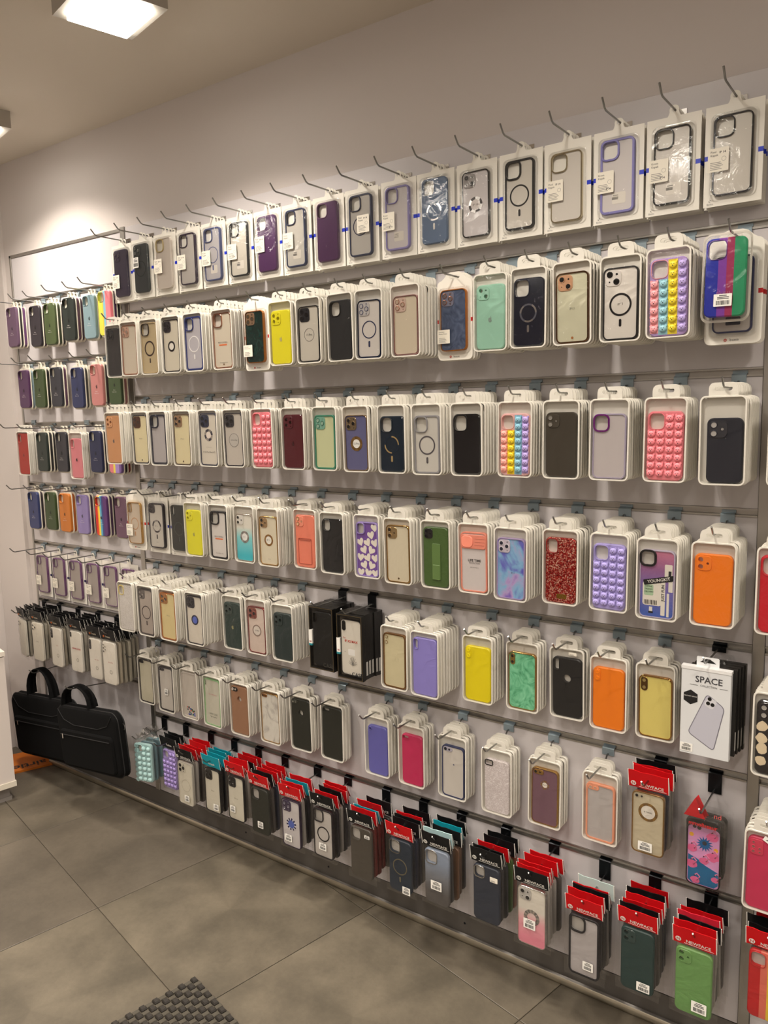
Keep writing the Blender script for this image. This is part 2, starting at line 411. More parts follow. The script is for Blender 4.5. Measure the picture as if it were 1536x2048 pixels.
def case(par, sp, y0, zb, xc=0):
    w, h, th = sp.get('w', 75) * mm, sp.get('h', 152) * mm, sp.get('th', 9) * mm
    r = sp.get('r', 12) * mm; kind = sp.get('k', 'solid'); ro = sp.get('ro', .42)
    cam_ = sp.get('cam'); main = M(sp['c'], ro, sp.get('coat', 0))
    holes = []; hp = None; hw, hh = sp.get('hole', (34, 36))
    if cam_ == 'hole':
        hp = (-w / 2 + (4.5 + hw / 2) * mm, h / 2 - (4.5 + hh / 2) * mm); holes = [rr(hw * mm, hh * mm, min(hw, hh) * .3 * mm, *hp)]
    if sp.get('circ'): holes.append(circ(10 * mm, 0, h / 2 - sp['circ'] * mm, 16))
    cut = []
    if kind == 'solid' and cam_ in CAMS and 'cc' not in sp and 'lr' not in sp and 'lc' in sp:
        cw, ch, cr, ls = CAMS[cam_]; cs = sp.get('cs', 1.0); mx_, mz_ = sp.get('cm', (4.5, 4.5))
        cut = [(-w / 2 + (mx_ + cw * cs / 2 + lx * cs) * mm, h / 2 - (mz_ + ch * cs / 2 - lz * cs) * mm, lr * cs * .86 * mm) for lx, lz, lr in ls]
        holes = holes + [circ(r_, a_, b_, 14) for a_, b_, r_ in cut]
    key = ('case', bool(cut) and cam_, sp.get('cs', 1), kind, w, h, th, r, cam_ == 'hole', hw, hh, sp.get('circ'), sp.get('fw', 3))
    def bm_():
        g = G()
        if kind == 'solid':
            g.prism(rr(w, h, r), 0, -th, holes, bev=.0022)
        else:
            f = sp.get('fw', 3) * mm
            g.prism(rr(w, h, r), 0, -th, [rr(w - 2 * f, h - 2 * f, max(r - f, .003))], bev=.0008)
        return g
    B = ob('case_body', mesh(bm_, key), main, par, (xc, y0, zb + h / 2))
    yf = -th
    def sub(name, me, m, x=0, y=0, z=0, rot=None, scale=None): return ob(name, me, m, B, (x, y, z), rot, scale)
    if kind == 'frame':
        f = sp.get('fw', 3) * mm - .0004; yf = -th + .0018
        def pl():
            g = G(); g.prism(rr(w - 2 * f, h - 2 * f, max(r - f, .003)), yf + .0014, yf, holes if cam_ == 'hole' or sp.get('circ') else (), back=False); return g
        sub('back_panel', mesh(pl, ('plate',) + key), M(sp.get('p', (214, 206, 186)), .3, .25))
    if cam_ == 'hole':
        cw = sp.get('rw', 2.4) * mm
        g = lambda: G().prism(rr((hw * mm) + 2 * cw, hh * mm + 2 * cw, min(hw, hh) * .3 * mm + cw), yf + .001, -th - .0014, [rr(hw * mm, hh * mm, min(hw, hh) * .3 * mm)], bev=.0006)
        sub('camera_ring', mesh(g, ('cring', hw, hh, cw, yf)), M(sp.get('cc', sp['c']), .3), hp[0], 0, hp[1])
    elif cam_:
        cw, ch, cr, ls = CAMS[cam_]; cs = sp.get('cs', 1.0)
        mx_, mz_ = sp.get('cm', (4.5, 4.5))
        px_, pz_ = -w / 2 + (mx_ + cw * cs / 2) * mm, h / 2 - (mz_ + ch * cs / 2) * mm
        if not sp.get('noplate'):
            g = lambda: G().prism(rr(cw * cs * mm, ch * cs * mm, cr * cs * mm), 0, -.0016, [circ(lr * cs * .86 * mm, lx * cs * mm, lz * cs * mm, 14) for lx, lz, lr in ls] if cut else (), bev=.0007, back=False)
            sub('camera_plate', mesh(g, ('cplate', cam_, cs, bool(cut))), M(sp.get('cc', sp['c']), .3, .3), px_, yf + .0001, pz_)
        for lx, lz, lr in (() if cut else ls):
            sub('lens', mesh(lens_mesh, 'lens'), [M(sp.get('lr', sp.get('cc', sp['c'])), .25), M(sp.get('lc', (16, 16, 20)), .15, .5)], px_ + lx * cs * mm, yf - .0014, pz_ + lz * cs * mm, None, lr * cs * mm)
    if sp.get('ring'):
        c_, R, t_, pill = sp['ring'][:4]; z_ = sp.get('rz', -2) * mm; sg = sp.get('seg')
        c2 = sp.get('rc2', c_)
        sub('magnet_ring', mesh(lambda: ring_mesh(R * mm, t_ * mm, 40, sg), ('ring', R, t_, sg)), [M(c_, .25), M(c2, .25)], 0, yf + .0001, z_)
        if pill: sub('magnet_bar', mesh(lambda: G().prism(rr(5.5 * mm, 16 * mm, 2.5 * mm, n=3), 0, -.0006, back=False), 'pill'), M(c_, .25), 0, yf + .0001, z_ - (R + 14) * mm)
        if sp.get('rd'): sub('ring_disc', mesh(lambda: G().prism(circ((R - t_) * mm, 0, 0, 28), 0, -.0004, back=False), ('disc', R, t_)), M(sp['rd'], .4), 0, yf + .00005, z_)
    if sp.get('apple'): sub('fruit_logo', mesh(apple_mesh, 'apple'), M(sp['apple'], .35), 0, yf - .00025, sp.get('az', -6) * mm, None, .0062)
    for tx in sp.get('txt', ()):
        s_, sz, c_, x_, z_ = tx[:5]
        text(s_, sz * mm, M(c_, .6), B, x_ * mm, yf - .0008, z_ * mm, rot=tx[5] if len(tx) > 5 else 0, bold=len(tx) > 6)
    for bx in sp.get('boxes', ()):       # flat printed patches: x,z,w,h,colour[,rot]
        x_, z_, bw, bh, c_ = bx[:5]
        sub('print', mesh(lambda: G().prism(rr(bw * mm, bh * mm, min(bw, bh) * .12 * mm, n=2), 0, -.0004, back=False), ('pbox', bw, bh)), M(c_, .5), x_ * mm, yf + .0001 - .00012 * (bx[6] if len(bx) > 6 else 0), z_ * mm, (0, bx[5] if len(bx) > 5 else 0, 0))
    if sp.get('emb'): sub('emblem', mesh(lambda: G().prism(circ(.0028, 0, 0, 10), 0, -.0006, back=False), 'emb'), M(sp['emb'], .3), 0, yf + .0001, -h / 2 + .011)
    if sp.get('pop'):
        cols = sp['pop']; rows = sp.get('rows', 8); bx0 = -w / 2 + w / 8 + .0004; dz = (h - .012) / rows
        for ci in range(4):
            for ri in range(rows):
                x_ = bx0 + ci * (w - .0008) / 4; z_ = h / 2 - .006 - dz * (ri + .5)
                if hp and ri < 2 and ci < 2: continue
                m_ = M(cols[ci], .4); bub = sub('bubble', mesh(bear_mesh, 'bear'), [m_, INK], x_, yf - .0003, z_, None, 1.12)
        for ci in range(4):
            if len(set(cols)) > 1:
                z1 = h / 2 - .004 if ci > 1 else hp[1] - hh * mm / 2 - .003
                bw = w / 4 - (.0022 if ci in (0, 3) else 0); x_ = -w / 2 + w / 4 * (ci + .5) + (.0011 if ci == 0 else -.0011 if ci == 3 else 0)
                z0 = -h / 2 + (.006 if ci in (0, 3) else .0025)
                if ci in (0, 3): z1 -= .005
                sub('colour_band', mesh(G().prism([(-bw / 2, z0), (bw / 2, z0), (bw / 2, z1), (-bw / 2, z1)], 0, -.0004, back=False), None, False), M(cols[ci], .4), x_, yf, 0)
    if sp.get('extra'): sp['extra'](B, sub, w, h, yf)
    return B
def patches(polys, y):
    """one flat printed mesh from many 2D polygons (metres)"""
    g = G()
    for P in polys: g.prism(P, 0, -.0003, back=False)
    return g
def blob(cx, cz, r, rnd_, n=12, amp=.35, st=1.3):
    return [(cx + r * (1 + amp * (rnd_.random() - .5)) * math.cos(2 * math.pi * i / n), cz + st * r * (1 + amp * (rnd_.random() - .5)) * math.sin(2 * math.pi * i / n)) for i in range(n)]

# ------------------------------------------------------------------ stickers
def sticker(par, x, y, z, w, h, kind='bar', rot=0, name='price_label'):
    o = ob(name, mesh(lambda: G().prism(rr(w, h, .0012, n=2), 0, -.0003, back=False), ('stk', w, h)), WHITE if kind == 'bar' else mat((234, 228, 214), .55), par, (x, y, z), (0, rot, 0))
    def lines():
        g = G(); rn = random.Random(int(w * 1e5) + len(kind))
        if kind == 'bar':
            for k_, zz in enumerate((.34, .2, .08)): g.box(-w * (.3 if k_ else .2), w * (.34 if k_ else .22), -.00045, -.0003, zz * h, zz * h + h * .06)
            xx = -w * .36
            while xx < w * .36:
                a = w * rn.choice((.02, .035, .05)); g.box(xx, xx + a, -.00045, -.0003, -h * .38, -h * .04); xx += a + w * rn.choice((.02, .03))
        else:
            for k_ in range(5): g.box(-w * .38, w * (.12 + .06 * (k_ % 3)), -.00045, -.0003, -h * (.12 + .07 * k_), -h * (.12 + .07 * k_) + h * .022)
        return g
    ob('barcode' if kind == 'bar' else 'small_print', mesh(lines, ('stkl', kind, w, h), False), INK if kind == 'bar' else GREYINK, o)
    if kind in ('krom', 'pixel', 'prem'):
        a, b, c = {'krom': ('Krom', 'Kapak', 'IP14'), 'pixel': ('Pixel', 'Kapak', 'IP 14'), 'prem': ('Premium', 'Phone Cover', '')}[kind]
        text(a, h * .13, INK, o, -w * .38, -.0005, h * .34, align='LEFT'); text(b, h * .13, INK, o, -w * .38, -.0005, h * .2, align='LEFT')
        if c: text(c, h * .13, INK, o, w * .2, -.0005, h * .3 if kind == 'pixel' else -h * .32, bold=True)
        if kind != 'prem': ob('seal', mesh(lambda: ring_mesh(.11, .012, 20), 'seal'), GREYINK, o, (w * .27, -.0004, 0 if kind == 'krom' else h * .02), None, w)
    return o

# ------------------------------------------------------------------ packs
TW, TH = .090, .181
def tray_geo(g=None, T=None):
    g = g or G()
    def lp(w, h, r, y): return [(x, y, z + TH / 2) for x, z in rr(w, h, r, n=4)]
    q = G()
    q.loops([lp(.0825, .1735, .009, 0), lp(.0862, .1772, .0105, -.0112), lp(.0893, .1803, .0118, -.0116), lp(.0893, .1803, .0118, -.0132), lp(.088, .179, .0112, -.014), lp(.0826, .1736, .009, -.014), lp(.0802, .1712, .008, -.0028)], 0, True, True)
    o = [(-.028, TH - .004), (.028, TH - .004), (.028, TH + .014), (.0265, TH + .020), (.0225, TH + .0243), (.017, TH + .0258), (-.017, TH + .0258), (-.0225, TH + .0243), (-.0265, TH + .020), (-.028, TH + .014)]
    q.prism(o, -.0112, -.0128, [rr(.033, .0085, .0042, 0, TH + .0135, n=3)], bev=0)
    g.add(q.v, q.f, 0, T); return g
TRAYME = mesh(tray_geo(), 'tray')
def tray_lite(): 
    return tray_geo()
FILMME = mesh(G().prism([(x, z + TH / 2) for x, z in rr(.0835, .1745, .0095)], -.0136, -.0138, back=False), 'film')
NTRAY = 0
behind = []          # (score, X, y, z, rot, short) packs that only show their rims
def zt(z): return z - .22
def tray_stack(short, label, X, t, zr, sp, n=None, cat='phone case', plate=None):
    global NTRAY; NTRAY += 1
    zb = zr - .22
    rz = random.uniform(-1, 1) * R_(.35); ry = random.uniform(-1, 1) * R_(.7)
    root = thing('boxed_phone_case', label, cat, (X, -t + .014, zb), (0, ry, rz))
    ob('tray', TRAYME, TRAY if plate is None else plate, root)
    h = sp.get('h', 152) * mm; w = sp.get('w', 75) * mm
    xo = sp.get('xo', 0) * mm
    case(root, sp, -.0029, .0052, xo)
    ob('window_film', FILMME, FILM, root)
    for k in sp.get('stk', ()): sticker(root, *k)
    n = max(2, 1 + int((t - .0195) / .0147))
    pitch = min(.0152, (t - .0195) / (n - 1))
    for k in range(1, n):
        behind.append((k, X, -t + .014 + k * pitch + random.uniform(-.00015, .00015), zb + random.uniform(-.0012, .0008), random.uniform(-1, 1) * R_(.35), short, sp['c'] if isinstance(sp['c'], tuple) else (200, 195, 185)))
    hook('steel hook carrying the %s' % short, X, zr, zr - .0228, max(.15, round(t + .02, 2)))
    return root
def flush_behind():
    behind.sort(key=lambda b: (b[0], -b[1]))
    allow = 300 - NTRAY
    G_ = G()
    for i, (k, X, y, z, rot, short, c) in enumerate(behind):
        if i < allow:
            tag(ob('phone_case_pack', TRAYME, TRAY, None, (X, y, z), (0, random.uniform(-1, 1) * R_(.6), rot)), 'white plastic case pack hung behind the %s' % short, 'phone case', 'packs behind the %s' % short)
        else:
            tray_geo(G_, Matrix.Translation((X, y, z)) @ Matrix.Rotation(rot, 4, 'Z'))
    o = ob('phone_case_pack_pile', mesh(G_), TRAY); o['kind'] = 'stuff'
    tag(o, 'white plastic case packs deepest on the hooks, only rims and tabs showing', 'phone case')

# white card with a blister
def card_geo(w, h, tabr=.010):
    zc = h + .0125
    o = [(-w / 2, 0), (w / 2, 0), (w / 2, h), (.0135, h), (.0115, h + .003)]
    o += [(tabr * math.cos(a), zc + tabr * math.sin(a)) for a in [R_(q) for q in range(-20, 201, 20)]]
    o += [(-.0115, h + .003), (-.0135, h), (-w / 2, h)]
    return G().prism(o, 0, -.0011, [circ(.0048, 0, zc, 12)])
def bcard_geo(w, h):
    o = []
    b = rr(w, h, .012, 0, h / 2, n=4)
    o = b[:5] + [(w * .30, h + .006), (w * .22, h + .015), (w * .12, h + .019), (-w * .12, h + .019), (-w * .22, h + .015), (-w * .30, h + .006)] + b[5:]
    return G().prism(o, 0, -.0012, [rr(.030, .008, .004, 0, h + .007, n=3)])
def dome_geo(w, h, d=.0125, zb=.010):
    def lp(a, b, r, y): return [(x, y, z + zb + h / 2) for x, z in rr(a, b, r, n=5)]
    g = G(); g.loops([lp(w + .006, h + .006, .013, -.0012), lp(w + .004, h + .004, .0125, -.0022), lp(w, h, .012, -.0024), lp(w - .002, h - .002, .0115, -d + .001), lp(w - .004, h - .004, .0105, -d)], 0, False, True); return g
def card_front(root, sp, w, h, stripe, brand, kind='a', zcase=.018):
    ob('backing_card', mesh((lambda: card_geo(w, h)) if kind == 'a' else (lambda: bcard_geo(w, h)), ('card', kind, w, h)), CARD, root)
    case(root, sp, -.0012, zcase, sp.get('xo', 0) * mm)
    ch = sp.get('h', 155) * mm; cw = sp.get('w', 76) * mm
    ob('blister', mesh(lambda: dome_geo(cw + .010, ch + .010, .0128, zcase - .005), ('dome', cw, ch, zcase)), BLIST, root)
    for s in (-1, 1):
        x0 = cw / 2 + .008
        ob('stripe', mesh(lambda: G().prism([(x0, h * .47), (w / 2 + .0002, h * .47), (w / 2 + .0002, h * .47 + .0092), (x0, h * .47 + .0092)] if s > 0 else [(-w / 2 - .0002, h * .47), (-x0, h * .47), (-x0, h * .47 + .0092), (-w / 2 - .0002, h * .47 + .0092)], 0, -.0014, back=True), ('stripe', w, cw, h, s), False), M(stripe, .35), root)
    if brand == 'Benks':
        text('Benks', .0052, GREYINK, root, -w / 2 + .013, -.0013, .0055); ob('brand_mark', mesh(lambda: ring_mesh(.0026, .0011, 12, 4), 'bmark'), [GREYINK, WHITE], root, (-w / 2 + .013, -.0012, .012))
    elif brand: text(brand, .0078, INK, root, .004, -.0014, .0085); ob('brand_mark', mesh(lambda: ring_mesh(.003, .0015, 10), 'bmark2'), mat((190, 50, 40), .5), root, (-.013, -.0013, .0085))
    for k in sp.get('stk', ()): sticker(root, *k)
def card_stack(short, label, X, t, zr, sp, n=4, w=.111, h=.196, stripe=(26, 52, 200), brand='Benks', kind='a', zb=None, pitch=.0135, zcase=.018, group=None, wz=None, hs=0):
    zb = zr - .250 if zb is None else zb
    zhole = zb + h + (.0125 + .0048 - .0026 if kind == 'a' else .011 - .0024)
    root = thing('carded_phone_case', label, 'phone case', (X, -t + .013, zb), (0, random.uniform(-1, 1) * R_(.25), random.uniform(-1, 1) * R_(.5)), group)
    card_front(root, sp, w, h, stripe, brand, kind, zcase)
    ch = sp.get('h', 155) * mm; cw = sp.get('w', 76) * mm
    for k in range(1, n):
        b = thing('carded_phone_case', 'white card pack hung behind the %s' % short, 'phone case', (X + random.uniform(-.001, .001), -t + .013 + k * pitch, zb + random.uniform(-.0015, .001)), (0, random.uniform(-1, 1) * R_(.25), random.uniform(-1, 1) * R_(.5)), 'card packs behind the %s' % short)
        ob('backing_card', mesh((lambda: card_geo(w, h)) if kind == 'a' else (lambda: bcard_geo(w, h)), ('card', kind, w, h)), CARD, b)
        ob('case_body', mesh(lambda: G().prism(rr(cw, ch, .012, 0, zcase + ch / 2), -.0012, -.0095, bev=.002), ('cslab', cw, ch, zcase)), mat(random.choice(((30, 30, 34), (60, 50, 80), (190, 185, 175), (40, 50, 90))), .4), b)
        x0 = cw / 2 + .008
        ob('stripe', mesh(lambda: G().prism([(x0, h * .47), (w / 2 + .0002, h * .47), (w / 2 + .0002, h * .47 + .0092), (x0, h * .47 + .0092)], 0, -.0014, back=True), ('stripe', w, cw, h, 1), False), M(stripe, .35), b)
    hook('steel hook holding the %s' % short, X, zr, zhole, .15, group=('hooks of the ' + group) if group else None, style=hs)
    return root
# bag with a folded header
def bag_geo(w, h, d, seed):
    rn = random.Random(seed); g = G(); nx, nz = 7, 12
    for s in (1, -1):
        v = []
        for j in range(nz + 1):
            for i in range(nx + 1):
                u, q = i / nx * 2 - 1, j / nz * 2 - 1
                e = min(1, (1 - abs(u)) * 5) * min(1, (1 - abs(q)) * 5)
                v.append((u * w / 2 + rn.uniform(-1, 1) * .0010, -d / 2 - s * (e * d / 2 + rn.uniform(0, 1) * .0018 * e + .0003), (q + 1) / 2 * h + rn.uniform(-1, 1) * .0012))
        g.add(v, [(j * (nx + 1) + i, j * (nx + 1) + i + 1, (j + 1) * (nx + 1) + i + 1, (j + 1) * (nx + 1) + i) for j in range(nz) for i in range(nx)])
    return g
RED, BLK, TEAL = (200, 16, 24), (20, 20, 22), (20, 150, 168)
HW, HH = .093, .043
def header_geo(seed=0):
    g = G(); n = 6; xs = [-HW / 2, -HW / 2 + .0016] + [-HW / 2 + HW * i / n for i in range(1, n)] + [HW / 2 - .0016, HW / 2]; ls = []
    for x in xs:
        i = (x + HW / 2) / HW * n; wv = .0012 * math.sin(i * 1.7 + seed); top = .0012 * math.sin(i * 2.3 + seed)
        ls.append([(x, -.0042 + wv, 0), (x, -.0012 + wv * .5, HH + top), (x, .0004 + wv * .5, HH + top), (x, .0048 + wv, .002), (x, .0042 + wv, .002), (x, -.0001 + wv * .5, HH - .0015 + top), (x, -.0036 + wv, .0)])
    g.loops(ls, 0, True, True)
    for k in range(len(g.f)):
        if len(g.f[k]) == 4 and (k < 7 or 7 * (len(xs) - 2) <= k < 7 * (len(xs) - 1)): g.m[k] = 1
    return g
HEADS = [mesh(header_geo(k), ('hdr', k)) for k in range(4)]
def hmat(c):
    m = mat(c, .45, key=('hdr', c)); m.node_tree.nodes['Principled BSDF'].inputs['Specular IOR Level'].default_value = .25; return m
def brand_header(root, hx, col, word, seed, tilt):
    hd = ob('header_card', HEADS[seed % 4], [hmat(col), WHITE], root, (0, -.004, hx), (tilt, 0, 0))
    if word == 'NEWFACE':
        text('NEWFACE', .0112, WHITE, hd, .009, -.0056, .0115, sx=1.0, bold=True)
        ob('round_mark', mesh(lambda: G().prism(circ(.0062, 0, 0, 16), 0, -.0003, back=False), 'nmark'), WHITE, hd, (-.0335, -.0052, .0118)); text('N', .010, mat(col, .3, 0, .3), hd, -.0335, -.0058, .0118, bold=True)
        ob('underline', mesh(lambda: G().box(-.024, .038, -.0003, 0, -.0002, .0003), 'uline', False), WHITE, hd, (.003, -.0056, .0052))
    elif word: text(word, .0125, WHITE if word != 'bcase' else mat((200, 190, 170), .5), hd, .004, -.0056, .015, bold=True)
    if word == 'bcase': ob('brand_mark', mesh(lambda: ring_mesh(.0045, .002, 10), 'bmark3'), mat((220, 110, 30), .5), hd, (-.02, -.0056, .015))
    return hd
def bag_stack(short, label, X, t, zr, sp, head=RED, word='NEWFACE', heads=(), zc=None, wz=None, turn=0, lean=0, cols=None, stk=None, Lh=.15):
    """zc = height of the middle of the case"""
    h = sp.get('h', 152) * mm; w = sp.get('w', 75) * mm; d = .0115
    zb = (zc - h / 2 - .010); hx = zc + h / 2 + .008 - zb
    rn = random.Random(short)
    root = thing('bagged_phone_case', label, 'phone case', (X, -t + .012, zb), (0, lean, turn))
    case(root, sp, -.0012, .010)
    ob('clear_bag', mesh(lambda: bag_geo(w + .026, hx + .010, d, short), ('bag', short)), BAG, root)
    ob('paper_insert', mesh(lambda: G().prism(rr(w - .004, h - .004, .010, 0, .010 + h / 2), .0002, -.0008), ('pins', w, h)), mat((206, 200, 192), .55), root)
    if head is not None: brand_header(root, hx, head, word, rn.randrange(4), R_(14))
    for k in (stk or ()): sticker(root, *k)
    n = len(heads); pitch = min(.0215, (t - .032) / max(1, n))
    for k, hc in enumerate(heads):
        yy = -t + .012 + (k + 1) * pitch
        b = thing('bagged_phone_case', 'bagged case with a header card hung behind the %s' % short, 'phone case', (X + rn.uniform(-.004, .004), yy, zb + rn.uniform(-.004, .006)), (0, rn.uniform(-1, 1) * R_(2), turn + rn.uniform(-1, 1) * R_(.6)), 'bags behind the %s' % short)
        cc = rn.choice(cols or ((44, 42, 46), (90, 84, 80), (170, 164, 156), (190, 184, 176), (56, 58, 74)))
        ob('case_body', mesh(lambda: G().prism(rr(w, h, .012, 0, .010 + h / 2), -.0012, -.0100, bev=.002), ('bslab', w, h)), mat(cc, .4), b)
        ob('clear_bag', mesh(lambda: bag_geo(w + .024, hx + .010, d, k % 3), ('bagb', w, round(hx, 4), k % 3)), BAG, b)
        if hc is not None:
            hd = ob('header_card', HEADS[rn.randrange(4)], [hmat(hc), WHITE], b, (0, -.004, hx), (R_(rn.uniform(10, 18)), 0, rn.uniform(-1, 1) * R_(1.5)))
            if hc != TEAL: text('NEWFACE' if word == 'NEWFACE' else word, .0112, WHITE, hd, .009, -.0056, .0115)
    hook('steel hook carrying the %s' % short, X, zr, (zb + hx + .024) if head is not None else zr - .034, max(Lh, round(t + .015, 2)), True)
    return root
# silicone case standing proud of a clear blister
def sil_flange():
    g = G(); w, h = .0815, .166
    o = rr(w, h, .014, 0, h / 2, n=5)
    o2 = o[:6] + [(.014, h), (.012, h + .004), (.011, h + .014), (.006, h + .019), (-.006, h + .019), (-.011, h + .014), (-.012, h + .004), (-.014, h)] + o[6:]
    return g.prism(o2, 0, -.0028, [circ(.0045, 0, h + .011, 10)], bev=.0008)
FLANGE = mat((226, 220, 204), .3)
def sil_one(name, label, X, y, zb, sp, group=None, rot=(0, 0, 0)):
    root = thing(name, label, 'phone case', (X, y, zb), rot, group)
    ob('blister_tray', mesh(sil_flange, 'flange'), FLANGE, root)
    case(root, sp, -.0026, .0055, 0)
    return root
def sil_stack(short, label, X, t, zr, sp, cols=(), zc=0, Lh=.15):
    zb = zc - .083
    sp = dict(dict(h=155, w=74, th=10.2, r=14, cam='hole', hole=(31, 33), rw=1.0, ro=.38), **sp)
    sil_one('silicone_phone_case', label, X, -t + .0145, zb, sp)
    for k, c in enumerate(cols):
        s2 = dict(sp); s2['c'] = c; s2.pop('txt', None); s2.pop('apple', None); s2.pop('extra', None)
        sil_one('silicone_phone_case', 'silicone case with its pale rim behind the %s' % short, X + random.uniform(-.0015, .0015), -t + .0145 + (k + 1) * .0145, zb + random.uniform(-.001, .001), s2, 'cases behind the %s' % short)
    hook('long bent hook carrying the %s' % short, X, zr, zb + .166 + .0132, Lh)
# ------------------------------------------------------------------ colours
BEIGE = (214, 206, 186); PALE = (218, 212, 202); CREAM = (222, 210, 170); GREY = (190, 184, 180)
NAVY = (26, 34, 60); DKGRN = (38, 52, 50); LILAC = (150, 140, 205); PINK = (244, 140, 150); YEL = (232, 222, 40)
def D(**k): return k
PC = ('PRO CAMERA', 6.5, (110, 100, 95), 0, -6)
OBAR = (0, -13, 34, 4.5, (226, 120, 70))
MARB_G = ramp_mat('marbleg', [(.25, (60, 150, 105)), (.5, (120, 205, 160)), (.75, (150, 225, 185))], 'n', scale=22, dist=3, rough=.2, coat=.5)
MARB_D = ramp_mat('marbled', [(.3, (10, 36, 34)), (.55, (18, 56, 52)), (.8, (30, 72, 66))], 'n', scale=22, dist=3, rough=.2, coat=.5)
MARB_B = ramp_mat('marbleb', [(.3, (70, 84, 112)), (.55, (96, 110, 140)), (.8, (120, 132, 160))], 'n', scale=22, dist=3, rough=.2, coat=.5)
MARB_W = ramp_mat('marblew', [(.35, (190, 184, 178)), (.5, (226, 222, 212)), (.8, (234, 230, 222))], 'n', scale=14, dist=2, rough=.25, coat=.4)
TEALG = ramp_mat('tealg', [(.12, (60, 190, 205)), (.5, (140, 214, 216)), (.72, (226, 222, 210))], 'z', -.075, .075, rough=.2, coat=.5)
PINKG = ramp_mat('pinkg', [(.1, (244, 150, 170)), (.4, (244, 176, 184)), (.62, (232, 226, 214))], 'z', -.075, .075, rough=.2, coat=.5)
GREYG = ramp_mat('greyg', [(.2, (96, 92, 90)), (.5, (130, 132, 138)), (.8, (150, 162, 182))], 'z', -.075, .075, rough=.35)
WATER = ramp_mat('water', [(.3, (70, 90, 190)), (.42, (110, 110, 200)), (.52, (140, 190, 225)), (.62, (190, 165, 215)), (.72, (120, 95, 190))], 'n', scale=11, dist=1.2, rough=.25, coat=.5, detail=5)
GLIT = ramp_mat('glit', [(0, (90, 10, 14)), (.4, (160, 22, 26)), (.62, (206, 60, 50)), (.85, (255, 214, 190))], 'v', scale=430, rough=.25, metal=.6)
LEAFM = ramp_mat('leaf', [(.42, (198, 192, 186)), (.5, (232, 228, 224)), (.6, (206, 200, 196))], 'n', scale=85, dist=4, rough=.3, coat=.3)
SPARK = ramp_mat('spark', [(0, (206, 196, 196)), (.6, (222, 212, 212)), (.95, (250, 246, 246))], 'v', scale=420, rough=.25, coat=.3)
KIT = ramp_mat('kit', [(.05, (74, 100, 180)), (.4, (120, 110, 180)), (.7, (150, 100, 150)), (.95, (196, 120, 150))], 'z', -.073, .073, rough=.2, coat=.4)
KNIT = ramp_mat('knit', [(0, (30, 50, 190)), (.32, (150, 70, 190)), (.52, (184, 50, 104)), (.70, (40, 168, 116))], 'x', -.038, .038, rough=.55, const=True)
RAINB = ramp_mat('rainb', [(0, (200, 30, 34)), (.3, (232, 120, 100)), (.48, (238, 206, 60)), (.68, (110, 180, 170)), (.85, (90, 120, 190))], 'x', -.038, .038, rough=.5, const=True)
PRIDE = ramp_mat('pride', [(0, (206, 40, 30)), (.22, (240, 160, 40)), (.3, (240, 215, 70)), (.4, (90, 170, 200)), (.55, (60, 70, 130)), (.68, (90, 50, 110))], 'x', -.037, .037, rough=.4, const=True)
STRI = ramp_mat('stri', [(0, (214, 214, 80)), (.34, (236, 196, 60)), (.42, (130, 185, 205)), (.60, (232, 130, 140))], 'x', -.037, .037, rough=.4, const=True)
STRI2 = ramp_mat('stri2', [(0, (226, 130, 140)), (.34, (240, 220, 90)), (.50, (168, 140, 206)), (.8, (120, 90, 150))], 'x', -.037, .037, rough=.4, const=True)

